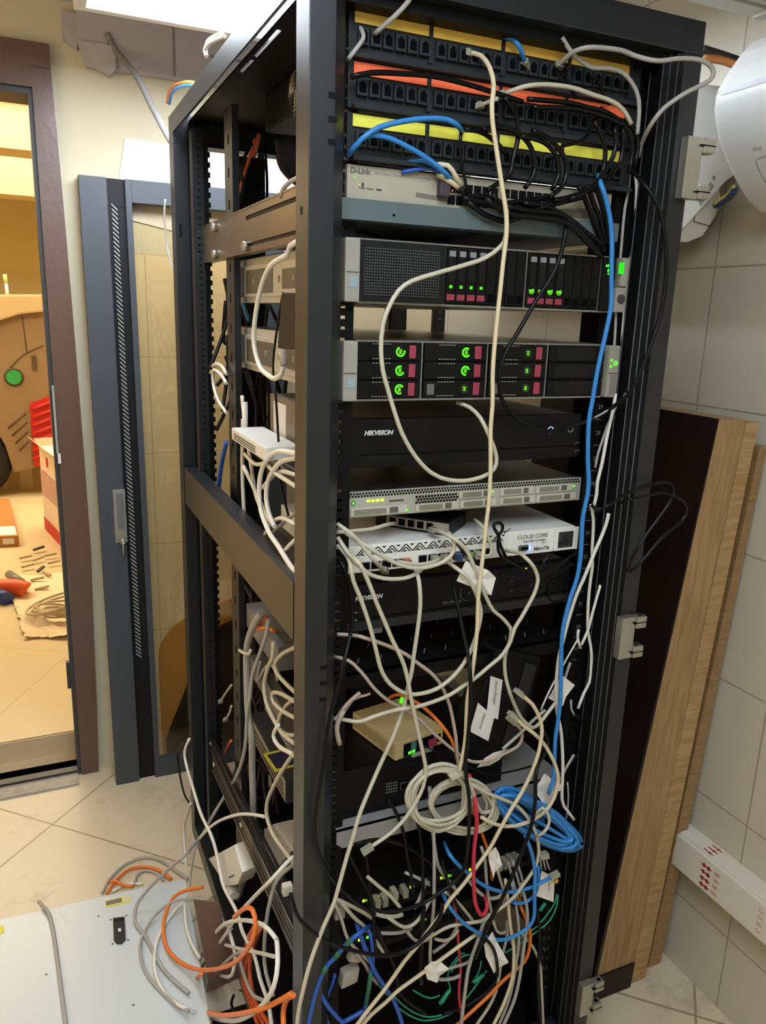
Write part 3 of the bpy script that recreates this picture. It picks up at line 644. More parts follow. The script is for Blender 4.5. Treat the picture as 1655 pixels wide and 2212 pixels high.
TEAL = mat('tray_grey_green', (84, 97, 98), .45, var=.08, scale=12)
MB().box(-.256, .215, -.012, .60, 1.573, 1.576).box(-.256, .215, -.014, -.010, 1.573, 1.600).build('shelf_plate', TEAL, tray)
p = at(851, 465, 'Y', -.0142); MB().cyl((p.x, -.0148, p.z), (p.x, -.0138, p.z), .0018, 10).build('screw_hole', VOID, tray)

# ------------------------------------------------------------------ patch panels
YEL, ORG, YGR = mat('yellow_label', (240, 194, 84), .6, var=.08, scale=40), mat('orange_label', (244, 106, 60), .6, var=.08, scale=40), mat('lime_label', (228, 222, 78), .6, var=.08, scale=40)
PPB = mat('panel_black', (40, 44, 46), .42, var=.1, scale=40)
for (zt, m_, lb) in ((1.829, YEL, 'topmost patch panel, with yellow label strips'), (1.769, ORG, 'middle patch panel, with orange label strips'), (1.7065, YGR, 'lowest patch panel, with lime yellow label strips')):
    t = thing('patch_bay', lb, 'patch panel', (0, .02, zt - .045), 'patch panels')
    MB().box(-.240, .240, .0, .004, zt - .056, zt + .002, .001).box(-.225, .225, .004, .05, zt - .05, zt).build('faceplate', PPB, t)
    for k in range(4):
        xa = -.233 + k * .1135
        MB().box(xa, xa + .107, -.0025, .0, zt - .0155, zt - .0005).build('label_strip', m_, t)
        MB().box(xa + .107, xa + .1125, -.004, .0, zt - .048, zt).build('divider', PPB, t)
    for k in range(24):
        xa = -.229 + (k // 6) * .1135 + (k % 6) * .0178
        pt = MB().box(xa, xa + .0155, -.006, .0, zt - .041, zt - .020, .0012).build('jack_port', PPB, t)
        MB().box(xa + .003, xa + .0125, -.0064, -.0055, zt - .037, zt - .026).box(xa + .0055, xa + .010, -.0064, -.0055, zt - .026, zt - .0235).build('opening', VOID, pt)
    MB().box(-.235, .235, .012, .060, zt - .064, zt - .058, .001).build('gap_filler', BLACK, t)  # black filler added to stop light showing through below the panel
    MB().box(-.235, .235, -.012, .0, zt - .058, zt - .052, .001).build('lower_lip', PPB, t)

# ------------------------------------------------------------------ beige switch on the tray
sw = thing('network_switch', 'beige one-unit network switch with a grey swoosh on the steel tray', 'network switch', (0, .15, 1.577))
xa, xb_ = -.239, .207; za, zb = 1.602, 1.6445
SWB = mat('switch_beige', (166, 159, 140), .5, var=.03)
MB().box(xa + .003, xb_ - .003, .012, .24, 1.577, zb - .001, .001).build('chassis', LGREY, sw)
MB().box(xa, xb_, .0, .012, 1.600, zb, .002).build('front_bezel', SWB, sw)
f_ = MB(); pts_t = []; pts_b = []
for i in range(13):
    s_ = i / 12; x = -.135 + s_ * .342
    pts_t.append((x, 1.6135 + .004 * (1 - s_) - .006 * math.sin(s_ * PI) + .010 * s_ ** 2)); pts_b.append((x, 1.6115 - .006 * math.sin(s_ * PI * .8) - .002 * s_))
f_.prism(pts_t + pts_b[::-1], 'Y', -.0006, .0); f_.build('swoosh', mat('swoosh_grey', (112, 106, 96), .5), sw)
text('D-Link', .0105, (-.2345, -.0002, 1.6335), (1, 0, 0), (0, 0, 1), SOFTINK, sw, bold=.0003)
text('24+2 Smart Switch', .0055, (-.199, -.0002, 1.6345), (1, 0, 0), (0, 0, 1), mat('soft_print', (130, 126, 118), .7), sw)
text('10/100 Mbps 1 2 3 4', .004, (-.135, -.0002, 1.6355), (1, 0, 0), (0, 0, 1), mat('soft_print', (130, 126, 118), .7), sw)
text('Power  Reset', .004, (-.222, -.0002, 1.6145), (1, 0, 0), (0, 0, 1), INK, sw)
for x, z in ((-.2285, 1.628), (-.221, 1.6195)): MB().box(x - .0012, x + .0012, -.0008, .0, z - .001, z + .001).build('status_light', GLEDD, sw)
MB().box(-.2175, -.2145, -.0006, 0, 1.617, 1.6225).build('button', INK, sw)
MB().box(-.196, -.188, -.0006, 0, 1.6145, 1.6165).build('model_mark', INK, sw)
for k in range(24):
    x = -.085 + (k // 2) * .0142 + (k // 12) * .006; z = 1.606 if k % 2 else 1.622
    if x < .19:
        pt = MB().box(x, x + .012, -.001, .0, z, z + .0125).build('port', BLACKP, sw)
for x, z in ((-.093, 1.6255), (-.078, 1.6245)): MB().box(x - .001, x + .001, -.0015, .0, z - .001, z + .001).build('link_light', OLED, sw)

# ------------------------------------------------------------------ two big servers
def server(name, label, z, y1=.69):
    t = thing(name, label, 'server', (0, .34, z), 'two-unit servers')
    MB().box(-.2215, .2215, .006, y1, z, z + .0868, .001).build('chassis', GALV, t)
    MB().box(-.2215, .2215, .0, .006, z, z + .0868).build('front_frame', mat('front_black', (14, 14, 14), .5), t)
    MB().box(-.2215, .2215, -.003, .0, z, z + .0028).box(-.2215, .2215, -.003, .0, z + .0845, z + .0868).build('edge_trim', mat('frame_silver', (150, 150, 146), .35, .7), t)
    # slide rail on the left side, seen through the open rack side
    s = MB().box(-.2275, -.2215, .10, .66, z + .012, z + .072, .001)
    s.build('slide_rail', GALV, t)
    d = MB().box(-.2285, -.2270, .40, .60, z + .018, z + .064).box(-.2285, -.2270, .22, .34, z + .024, z + .058)
    d.build('rail_window', mat('dull_steel', (120, 122, 118), .35, .8, var=.2, scale=30), t)
    for k in range(4): MB().cyl((-.2295, .27 + k * .09, z + .042), (-.2280, .27 + k * .09, z + .042), .006, 10).build('rail_rivet', STEEL, t)
    return t
EAR = mat('ear_grey', (148, 144, 132), .5, var=.05); CADDY = mat('caddy_black', (12, 12, 12), .42); LATCH = mat('latch_grey', (128, 130, 130), .45)
def ear(t, z, side, lights):
    xa, xb = (-.2445, -.2225) if side < 0 else (.2225, .2445)
    e = MB().box(xa, xb, -.014, .008, z + .001, z + .0858, .003).build('ear', EAR, t)
    MB().box(xa + .002, xb - .002, -.0145, -.0138, z + .040, z + .0415).build('ear_groove', mat('groove', (80, 78, 72), .6), e)
    if side < 0: MB().box(xb - .016, xb - .004, -.0147, -.0138, z + .020, z + .034).build('blue_sticker', mat('pale_blue_label', (140, 155, 160), .6), e)
    return e
z1 = 1.4645
hp1 = server('server', 'two-unit server with a black mesh panel left and upright drive bays, upper of the two', z1)
ear(hp1, z1, -1, 0)
e = MB().box(.2225, .2445, -.014, .008, z1 + .001, z1 + .040, .003).build('ear', EAR, hp1)
MB().box(.2300, .2445, -.014, .008, z1 + .041, z1 + .0858, .003).build('ear', EAR, hp1)
lp = MB().box(.197, .2225, -.008, .0, z1 + .002, z1 + .085, .001).build('light_panel', mat('front_black', (14, 14, 14), .5), hp1)
for x, zz, w_ in ((.2035, .072, .0015), (.2085, .0725, .002), (.2082, .065, .002), (.2080, .060, .0012)): MB().box(x - w_, x + w_, -.0088, -.008, z1 + zz - w_, z1 + zz + w_).build('status_light', GLED, lp)
MB().box(.2225, .2335, -.0145, -.0139, z1 + .060, z1 + .078).build('green_glow_button', mat('green_button_glow', (40, 220, 30), .4, emit=.45), lp)
MB().cyl((.233, -.0165, z1 + .022), (.233, -.012, z1 + .022), .007, 16).build('ear_screw', INK, hp1)
gp = MB().box(-.2215, -.087, -.008, .0, z1 + .003, z1 + .0845, .001).build('mesh_panel', mat('mesh_frame', (24, 25, 25), .5, var=.1, scale=80), hp1)
MB().box(-.214, -.098, -.0085, -.0079, z1 + .012, z1 + .074).build('mesh_opening', VOID, gp)
g = MB()
for k in range(31): x = -.214 + k * .116 / 30; g.box(x - .0006, x + .0006, -.0098, -.0085, z1 + .012, z1 + .074)
for k in range(17): z = z1 + .012 + k * .062 / 16; g.box(-.214, -.098, -.0096, -.0085, z - .0008, z + .0008)
g.build('mesh', mat('mesh_bars', (52, 53, 53), .5), gp)
for xd in (-.0855, .0555, .196): MB().box(xd - .001, xd + .001, -.0035, .0, z1 + .002, z1 + .085).build('bay_divider', mat('frame_silver', (150, 150, 146), .35, .7), hp1)
for b_ in range(2):
    for k in range(8):
        xa = (-.0835 if b_ == 0 else .0575) + k * .0171; xb = xa + .0160
        full = k < 4
        d = MB().box(xa, xb, -.006, .0, z1 + .005, z1 + .083, .001).build('drive_bay', CADDY, hp1)
        if full:
            MB().box(xa + .003, xb - .003, -.0085, -.006, z1 + .070, z1 + .078, .0006).build('latch', LATCH, d)
            MB().box(xa + .003, xb - .0035, -.0070, -.006, z1 + .036, z1 + .069).build('caddy_strip', mat('caddy_strip', (24, 24, 24), .35), d)
            MB().box(xa + .0015, xb - .0015, -.0075, -.006, z1 + .009, z1 + .0175, .0005).build('release_tab', MAGENTA, d)
            if b_: MB().torus(((xa + xb) / 2, -.0068, z1 + .028), (0, 1, 0), .0042, .0007, 16, 6, 0, 4.4).build('light_ring', GLEDD, d)
            for q in range(2): MB().box((xa + xb) / 2 - .002, (xa + xb) / 2 + .002, -.0072, -.006, z1 + .0262 + q * .0022, z1 + .0276 + q * .0022).build('status_light', GLED, d)
        else:
            MB().box(xa + .003, xb - .003, -.0066, -.006, z1 + .008, z1 + .020).build('blank_slot', VOID, d)
z2 = 1.327
hp2 = server('server', 'two-unit server with wide drive bays and green ring lights, lower of the two', z2, .72)
ear(hp2, z2, -1, 0); e = ear(hp2, z2, 1, 0)
for x, zz, r_ in ((.2275, .062, .0018), (.2275, .052, .0018)): MB().box(x - r_, x + r_, -.0148, -.014, z2 + zz - r_, z2 + zz + r_).build('status_light', GLED, e)
MB().torus((.2365, -.0145, z2 + .057), (0, 1, 0), .0032, .0008, 16, 6).build('power_ring', GLED, e)
MB().box(.229, .240, -.0148, -.0138, z2 + .006, z2 + .038).build('serial_label', mat('ear_label', (120, 118, 112), .6, var=.3, scale=300), e)
xd = [-.2215, -.116, -.004, .107, .2215]
for x in xd[1:4]: MB().box(x - .001, x + .001, -.0035, .0, z2 + .002, z2 + .085).build('bay_divider', mat('frame_silver', (150, 150, 146), .35, .7), hp2)
for c_ in range(4):
    for r_ in range(3):
        xa, xb = xd[c_] + .003, xd[c_ + 1] - .003; za = z2 + .0045 + (2 - r_) * .0272; zb = za + .0248
        d = MB().box(xa, xb, -.006, .0, za, zb, .001).build('drive_bay', CADDY, hp2)
        if c_ == 3:
            MB().box(xa + .012, xb - .02, -.0066, -.006, za + .003, zb - .003).build('blank_cover', mat('caddy_strip', (24, 24, 24), .35), d); continue
        w_ = xb - xa; xc = xa + w_ * .66; zc = (za + zb) / 2
        MB().box(xa + w_ * .80, xa + w_ * .905, -.0078, -.006, za + .003, zb - .003, .0006).build('release_tab', MAGENTA, d)
        if (c_, r_) not in ((2, 0), (2, 1), (2, 2), (1, 2)): MB().torus((xc, -.0068, zc), (0, 1, 0), .0062, .0012, 20, 6, .5 + r_ * .7 + c_, .5 + r_ * .7 + c_ + 4.6).build('light_ring', GLED, d)
        else: MB().torus((xc, -.0068, zc), (0, 1, 0), .0058, .0007, 20, 6).build('light_ring', mat('green_led_off', (40, 70, 30), .5, emit=.1), d)
        for q in range(3): MB().box(xc - .0022, xc + .0022, -.0072, -.006, zc - .003 + q * .0024, zc - .0016 + q * .0024).build('status_light', GLEDD, d)
        v_ = MB()
        for q in range(6):
            for zz in (za + .0015, zb - .0025): v_.box(xa + w_ * .22 + q * .005, xa + w_ * .22 + q * .005 + .0032, -.0066, -.006, zz, zz + .0014)
        v_.build('vent_marks', mat('vent_marks', (128, 128, 122), .5), d)
        if (c_, r_) in ((1, 2), (2, 2)):
            MB().box(xa + .006, xa + .018, -.0064, -.006, za + .004, za + .020).build('label', mat('drive_print', (96, 94, 88), .6, var=.7, scale=420), d)
# lid of lower server
MB().box(-.2215, .2215, .006, .72, z2 + .0868, z2 + .0878).build('lid', mat('lid_bronze', (110, 98, 82), .3, .8), hp2)
MB().box(-.2215, .2215, .006, .69, z1 + .0868, z1 + .0878).build('lid', BRONZE, hp1)

# ------------------------------------------------------------------ black recorders
def recorder(label, y, x0, x1, z0, z1, tx, extra=True):
    t = thing('video_recorder', label, 'video recorder', ((x0 + x1) / 2, y + .2, z0), 'black video recorders')
    NB = mat('recorder_black', (13, 13, 14), .4, var=.1, scale=40)
    MB().box(x0 + .004, x1 - .004, y + .02, y + .40, z0 + .002, z1 - .002).build('chassis', mat('recorder_case', (112, 100, 88), .45, .3, var=.1), t)
    MB().box(x0, x1, y, y + .022, z0, z1, .004).build('front_panel', NB, t)
    MB().box(x0 + .03, x1 - .004, y - .0012, y, z0 + .020, z0 + .0215).build('panel_seam', VOID, t)
    text('HIKVISION', .0098, (tx, y - .0004, z0 + (z1 - z0) * .68), (1, 0, 0), (0, 0, 1), mat('silver_print', (205, 203, 198), .5), t, bold=.0004, shear=.25)
    return t
r1 = recorder('black two-unit recorder with white ring lights, between lower server and silver server', .02, -.232, .206, 1.222, 1.297, -.196)
for px, col in ((1190, WLED), (1233, mat('dim_ring', (150, 150, 160), .5, emit=.15))):
    x, z = XZ(px, 929 if px < 1200 else 927, .019); MB().torus((x, .0192, z), (0, 1, 0), .0052, .0007, 20, 6).build('ring_light', col, r1)
for k in range(2):
    x, z = XZ(1247, 959 + k * 16, .019); MB().box(x - .0045, x + .0045, .0188, .0202, z - .003, z + .003, .0006).build('usb_port', mat('usb_rim', (88, 86, 82), .5), r1); MB().box(x - .0038, x + .0038, .0184, .019, z - .0022, z + .001).build('usb_slot', VOID, r1)
for q_ in ((.10, .155, 1.236, 1.243), (-.19, -.13, 1.232, 1.245)): MB().box(q_[0], q_[1], .0190, .0200, q_[2], q_[3]).build('dust_flap', mat('flap_black', (20, 20, 20), .35), r1)
MB().prism([(.395, 1.284), (.315, 1.284), (.315, 1.212), (.395, 1.212)][::-1], 'X', -.2286, -.2279).build('side_sticker', mat('white_label', (205, 200, 192), .6, var=.25, scale=220), r1)
r2 = recorder('black recorder directly below the white router', .03, -.225, .222, .952, 1.030, -.200)
x, z = XZ(985, 1282, .029); 
for s_, px, py, sz in (('1', 1083, 1278, .007), ('2', 1104, 1255, .007), ('4', 1012, 1280, .007), ('3', 1104, 1275, .006), ('0', 1242, 1218, .008)):
    x, z = XZ(px, py, .0295); text(s_, sz, (x, .0294, z - .003), (1, 0, 0), (0, 0, 1), mat('grey_print', (120, 118, 112), .6), r2, 'key_number')
x, z = XZ(955, 1305, .0295); text('Video Recorder', .006, (x, .0294, z), (1, 0, 0), (0, 0, 1), mat('grey_print', (120, 118, 112), .6), r2)
p = at(1010, 1280, 'Y', .0293); MB().torus(p, (0, 1, 0), .014, .0006, 20, 6, 2.2, 4.6).build('dial_mark', mat('grey_print', (120, 118, 112), .6), r2)
p = at(1205, 1275, 'Y', .028); MB().torus(p, (0, 1, 0), .022, .0018, 28, 6).build('jog_dial', BLACKP, r2)
p = at(1137, 1228, 'Y', .029); MB().box(p.x - .001, p.x + .001, .0288, .0300, p.z - .001, p.z + .001).build('status_light', YLED, r2)
for k in range(2):
    x, z = XZ(768, 1324 + k * 16, .0295); MB().box(x - .004, x + .003, .0292, .0302, z - .001, z + .001).build('indicator', mat('grey_print', (120, 118, 112), .6), r2)
x, z = XZ(815, 1360, .0295); MB().box(x - .009, x + .009, .0288, .0302, z - .006, z + .006).build('usb_cover', mat('usb_rim', (88, 86, 82), .5), r2)
MB().box(-.225, .222, .0285, .0302, .953, .968).build('lower_strip', mat('strip_grey', (40, 40, 39), .45), r2)

# ------------------------------------------------------------------ silver one-unit server
SIL = mat('server_silver', (178, 176, 162), .45, .25, var=.06)
c1 = thing('server', 'thin silver one-unit server with perforated top edge and yellow-green lights', 'server', (0, .3, 1.142))
y = .03; x0, x1, za, zb = -.222, .225, 1.1425, 1.1835
MB().box(x0 + .004, x1 - .004, y + .004, y + .62, za, zb - .0005).build('chassis', mat('dark_lid', (54, 52, 48), .35, .6), c1)
MB().box(x0, x1, y, y + .006, za, zb, .001).build('front_panel', SIL, c1)
hol = MB()
for k in range(86):
    for r_ in range(2): x = x0 + .006 + k * .0051 + r_ * .0025; hol.box(x - .0016, x + .0016, y - .0004, y, zb - .0045 - r_ * .0042, zb - .0012 - r_ * .0042)
hol.build('perforated_edge', VOID, c1)
hx = MB()
for r_ in range(4):
    for k in range(14): x = -.098 + k * .0055 + (r_ % 2) * .0027; hx.box(x - .0019, x + .0019, y - .0005, y, zb - .016 - r_ * .0047, zb - .0124 - r_ * .0047)
hx.build('mesh_window', VOID, c1)
for (xa, xb, r_) in ((-.021, .046, 0), (.058, .124, 0), (.130, .205, 0), (-.212, -.115, 1), (-.100, -.022, 1), (-.018, .050, 1), (.058, .128, 1), (.132, .215, 1)):
    za_ = za + (.019 if r_ == 0 else .003); d = MB().box(xa, xb, y - .003, y, za_, za_ + .0125, .0008).build('drive_bay', mat('bay_silver', (192, 188, 172), .45, .1), c1)
    MB().box(xa + .006, xa + (xb - xa) * .62, y - .0036, y - .003, za_ + .002, za_ + .0105).build('bay_label', mat('bay_label', (128, 124, 108), .5), d)
    MB().box(xa + (xb - xa) * .68, xb - (xb - xa) * .17, y - .0038, y - .003, za_ + .002, za_ + .011).build('bay_latch', mat('bay_gap', (92, 90, 80), .5), d)
for x, z_ in ((.040, .028), (.207, .027), (-.116, .0075)): MB().box(x - .0013, x + .0013, y - .0045, y - .003, za + z_ - .0013, za + z_ + .0013).build('status_light', GLED, c1)
MB().disc((-.207, y - .0006, za + .024), (0, -1, 0), .0042, 16).build('power_button', mat('green_button', (90, 130, 80), .4), c1)
MB().disc((-.207, y - .001, za + .024), (0, -1, 0), .0018, 12).build('status_light', GLED, c1)
for k in range(4): MB().box(-.182 + k * .008 - .0025, -.182 + k * .008 + .0025, y - .001, y, za + .024, za + .0275).build('status_light', YLED, c1)
MB().box(-.146, -.121, y - .0012, y, za + .0225, za + .0245).build('card_slot', INK, c1)
er = MB().box(x0 - .022, x0 - .001, y - .006, y + .01, za - .004, zb, .002).build('ear', BLACKP, c1)
text('ıılıılı\ncisco'.replace('ı', 'i'), .005, (x0 - .0195, y - .0063, za + .008), (1, 0, 0), (0, 0, 1), mat('grey_print', (120, 118, 112), .6), c1)

# ------------------------------------------------------------------ white router
cr = thing('router', 'white one-unit router with black zigzag vents and small screen', 'router', (0, .15, 1.055))
RWH = mat('router_white', (222, 220, 210), .42, var=.03)
y = .02; x0, x1, za, zb = -.236, .214, 1.0555, 1.0985
MB().box(x0, x1, y, y + .30, za, zb, .0012).build('chassis', RWH, cr)
for sx in (-1, 1):
    xa = x0 - .010 if sx < 0 else x1; e = MB().box(xa, xa + (.010 if sx < 0 else .017), y - .001, y + .003, za, zb - .002, .001).build('ear', RWH, cr)
    for zz in (.008, .032): 
        xc = xa + (.005 if sx < 0 else .0105); MB().box(xc - .003, xc + .003, y - .0014, y - .0009, za + zz - .002, za + zz + .002).build('ear_slot', INK, e)
zg = MB(); zx = -.205; zb_ = zb - .015
k = 0
def zbar(xa, za_, xb, zb2, w=.0022): zg.hexa([(xa, y - .0006, za_), (xa + w, y - .0006, za_), (xa + w, y, za_), (xa, y, za_)], [(xb, y - .0006, zb2), (xb + w, y - .0006, zb2), (xb + w, y, zb2), (xb, y, zb2)])
while zx < .055:
    zbar(zx, zb_, zx + .0115, zb_ + .012); zbar(zx + .0045, zb_, zx + .0115, zb_ + .0068); zbar(zx + .0225, zb_, zx + .0115, zb_ + .012) if 0 else zbar(zx + .024, zb_, zx + .0125, zb_ + .012)
    zbar(zx + .019, zb_, zx + .0125, zb_ + .0068); zg.prism([(zx + .0085, zb_), (zx + .0155, zb_), (zx + .012, zb_ + .0028)], 'Y', y - .0006, y)
    zg.prism([(zx + .0205, zb_ + .012), (zx + .0275, zb_ + .012), (zx + .024, zb_ + .009)], 'Y', y - .0006, y)
    zx += .0245
zg.build('zigzag_vents', VOID, cr)
def port(x, z, w, h, plug=None):
    pt = MB().box(x, x + w, y - .0012, y, z, z + h).build('port', INK, cr)
    MB().box(x + .0012, x + w - .0012, y - .0016, y - .001, z + .001, z + h - .0015).build('opening', VOID, pt)
for k in range(4): port(-.197 + k * .0185, za + .004, .0165, .0125)
for k in range(8): port(-.095 + k * .0175, za + .006, .0150, .0125)
for x, m_ in ((-.068, mat('clear_plug', (150, 146, 128), .3)), (-.05, mat('clear_plug', (150, 146, 128), .3)), (-.0245, mat('blue_plug', (60, 84, 130), .4)), (-.004, mat('green_plug', (110, 140, 70), .4)), (-.118, mat('copper_plug', (170, 96, 60), .4)), (.012, mat('clear_plug', (150, 146, 128), .3))):
    MB().box(x - .006, x + .006, y - .012, y, za + .005, za + .017, .001).build('module', m_, cr)
MB().box(-.0655, -.0635, y - .0135, y - .012, za + .010, za + .012).build('status_light', GLED, cr)
MB().box(-.0415, -.0400, y - .0135, y - .0, za + .011, za + .0125).build('status_light', OLED, cr)
MB().box(-.120, -.117, y - .0135, y - .012, za + .008, za + .0105).build('status_light', mat('orange_led_soft', (200, 100, 50), .5, emit=.4), cr)
text('CLOUD CORE', .0098, (.093, y - .0003, za + .0285), (1, 0, 0), (0, 0, 1), INK, cr)
text('ROUTER CCR1009', .0056, (.106, y - .0003, za + .0215), (1, 0, 0), (0, 0, 1), INK, cr)
text('8G-1S', .0036, (.145, y - .0003, za + .0175), (1, 0, 0), (0, 0, 1), INK, cr)
text('MikroTik', .0085, (.129, y - .0003, za + .0055), (1, 0, 0), (0, 0, 1), INK, cr, bold=.0002)
scn = MB().box(.168, .213, y - .005, y, za + .002, zb - .002, .0015).build('screen_frame', RWH, cr)
MB().box(.1755, .2065, y - .0056, y - .0048, za + .007, zb - .007).build('screen', mat('screen_glass', (34, 34, 36), .12, spec=.6), cr)
MB().box(.096, .116, y - .005, y, za + .008, za + .018, .003).build('serial_port', mat('serial_shell', (110, 110, 106), .35, .6), cr); MB().box(.0985, .1135, y - .0056, y - .0048, za + .0105, za + .0155).build('serial_socket', VOID, cr)
p = at(1142, 1184, 'Y', y - .001); MB().disc(p, (0, -1, 0), .0030, 16).build('blue_light', BLED, cr)
MB().hexa([(x, q, zb) for x, q in ((-.20, y + .002), (-.075, y + .002), (-.085, y + .06), (-.18, y + .06))], [(x, q, zb + .0008) for x, q in ((-.20, y + .002), (-.075, y + .002), (-.085, y + .06), (-.18, y + .06))]).build('white_sticker', mat('white_label2', (216, 212, 204), .5), cr)

# small black switch lying on the router
ss = thing('network_switch', 'small black five-port switch lying crooked on top of the white router', 'network switch', (-.05, .1, zb))
zt = zb + .001
A_, B_ = at(838, 1138, 'Z', zt), at(968, 1158, 'Z', zt)
A_.y -= .0; u = (B_ - A_); u.z = 0; n_ = Vector((-u.y, u.x, 0)).normalized()
MB().obox(A_ - u * .22, u * 1.24, n_ * .085, (0, 0, .024), .003).build('case', BLACKP, ss)
MB().obox(A_ - u * .02 - n_ * .0012 + Vector((0, 0, .004)), u * 1.03, n_ * .0015, (0, 0, .0165)).build('port_plate', mat('port_plate', (150, 140, 124), .5), ss)
for k in range(5):
    o_ = A_ + u * (.03 + k * .155) - n_ * .002 + Vector((0, 0, .0065))
    MB().obox(o_, u * .105, n_ * .0012, (0, 0, .0115)).build('port', VOID, ss)
MB().obox(A_ + u * .81 - n_ * .002 + Vector((0, 0, .0065)), u * .14, n_ * .0012, (0, 0, .0115)).build('port', mat('clear_plug', (150, 146, 128), .3), ss)
# glossy black adapter behind it
ba = thing('power_adapter', 'glossy black rounded adapter behind the small switch on the router', 'adapter', (.05, .14, zb))
p = at(978, 1150, 'Z', zb) + Vector((0, .045, .0165))
mb = MB().obox(p - Vector((.055, .01, .016)), (.10, .012, 0), (-.008, .06, 0), (0, 0, .022), .006); mb.build('case', mat('gloss_black', (12, 12, 12), .12), ba)

# ------------------------------------------------------------------ perforated black shelf
ps = thing('rack_shelf', 'black perforated shelf between the lower recorder and the beige box', 'shelf', (0, .2, .86))
MB().box(-.23, .235, .03, .55, .875, .879).box(-.23, .235, .03, .034, .853, .879).build('plate', BLACK, ps)
for r_ in range(5):
    for k in range(10): x = -.18 + k * .042; yy = .06 + r_ * .055; MB().obox((x, yy, .8791), (.011, .018, 0), (-.0018, .0011, 0), (0, 0, .0003)).build('slot', mat('slot_light', (120, 116, 108), .6), ps)
bt = thing('black_box_unit', 'matt black two-unit device under the beige converter, with dotted vents', 'device', (-.09, .2, .612))
MB().box(-.228, .10, .022, .46, .614, .706, .002).build('case', BLACKP, bt)
dg = MB()
for r_ in range(4):
    for k in range(5):
        x, z = XZ(836 + k * 5.2, 1694 + r_ * 6.2 - k * 1.0, .0212); dg.box(x - .0013, x + .0013, .0213, .0221, z - .0013, z + .0013)
dg.build('vent_dots', mat('vent_dot', (105, 108, 100), .6), bt)
x, z = XZ(872, 1698, .0212); MB().box(x - .006, x + .005, .0205, .022, z - .007, z + .007).build('side_socket', mat('usb_rim', (88, 86, 82), .5), bt)
MB().box(x - .005, x + .006, .0200, .0206, z - .006, z + .006).build('socket_hole', VOID, bt)
# beige converter on it
cv = thing('media_converter', 'beige media converter box with two green lights, lying on the black device', 'media converter', (-.08, .1, .708))
CVM = mat('converter_beige', (188, 166, 118), .5, var=.04)
ztop = .742; q = [at(855, 1606, 'Z', ztop), at(958, 1570, 'Z', ztop), at(863, 1507, 'Z', ztop), at(762, 1538, 'Z', ztop)]
dn = Vector((0, 0, .708 - ztop))
MB().hexa([v + dn for v in q], q, .002).build('case', CVM, cv)
u = q[1] - q[0]; n_ = (q[3] - q[0]); nn = n_.normalized() * -.0012
rb = MB()
for k in range(34):
    o_ = q[0] + n_ * (.06 + k * .027) + Vector((0, 0, -.008)); rb.obox(o_ - u.normalized() * .0006, n_ * .010, u.normalized() * .0008, (0, 0, -.018))
rb.build('vent_ribs', mat('rib_shadow', (150, 130, 90), .6), cv); rb = MB()
for k in range(10):
    rb.obox(q[1] + n_ * (.08 + k * .085) + Vector((0, 0, .0001)) - u * .05, n_ * .04, u * .03, (0, 0, .0004))
rb.build('lid_ribs', mat('rib_shadow', (150, 130, 90), .6), cv)
MB().obox(q[0] + u * .16 + dn * .93 + nn, u * .72, nn * .4, -dn * .72).build('port_recess', VOID, cv)
MB().obox(q[0] + u * .80 + dn * .85 + nn * 1.4, u * .16, nn * .4, -dn * .75).build('yellow_port', mat('yellow_port', (196, 176, 70), .5), cv)
MB().obox(q[0] + u * .82 + dn * .72 + nn * 1.8, u * .11, nn * .4, -dn * .45).build('port_hole', VOID, cv)
MB().obox(q[0] + u * .30 + dn * .75 + nn * 2, u * .10, nn, -dn * .55).build('clear_plug', mat('teal_plug', (70, 120, 110), .3), cv)
for k in range(2): MB().obox(q[0] + u * (.24 + k * .08) + dn * .80 + nn * 3.2, u * .055, nn * .3, -dn * .14).build('status_light', GLED, cv)
MB().obox(q[0] + u * .30 + dn * 1.0 + nn * 3, u * .18, nn * 4, (0, 0, .005)).obox(q[0] + u * .58 + dn * 1.0 + nn * 3, u * .15, nn * 4, (0, 0, .007)).build('latch', mat('clear_plug', (150, 146, 128), .3), cv)
MB().obox(q[0] + u * .66 + dn * .8 + nn * 2, u * .16, nn * 3, -dn * .4).build('red_connector', mat('red_plug', (150, 40, 66), .4), cv)
for k in range(3): MB().obox(q[2] - u * (.02 + .05 * (k % 2)) + Vector((-.0, -.012 - .007 * k, .0004)), u * .05, Vector((0, .004, 0)), (0, 0, .004)).build('status_light', GLED, cv)
# tall dark adapter leaning, with two paper labels
ad = thing('wireless_device', 'dark upright device with two handwritten paper labels, right of the beige box', 'device', (.06, .06, .66))
def G(x, y_, d=.02): return at(x, y_, 'Y', d)
MB().hexa([G(1000, 1610), G(1120, 1618), G(1172, 1420), G(1072, 1400)], [v + Vector((0, .05, 0)) for v in (G(1000, 1610), G(1120, 1618), G(1172, 1420), G(1072, 1400))], .006).build('case', BLACKP, ad)
MB().hexa([G(1085, 1606, .018), G(1108, 1610, .018), G(1160, 1440, .018), G(1136, 1430, .018)], [G(1085, 1606, .0195), G(1108, 1610, .0195), G(1160, 1440, .0195), G(1136, 1430, .0195)]).build('ridge', mat('ridge_black', (40, 39, 38), .4), ad)
l1 = [G(1051, 1546, .016), G(1076, 1554, .015), G(1086, 1469, .016), G(1060, 1460, .017)]
MB().hexa(l1, [v + Vector((0, .0006, 0)) for v in l1]).build('paper_label', PAPER, ad)
l2 = [G(1015, 1580, .014), G(1055, 1601, .013), G(1068, 1549, .015), G(1033, 1518, .015)]
MB().hexa(l2, [v + Vector((0, .0006, 0)) for v in l2]).build('paper_label', PAPER, ad)
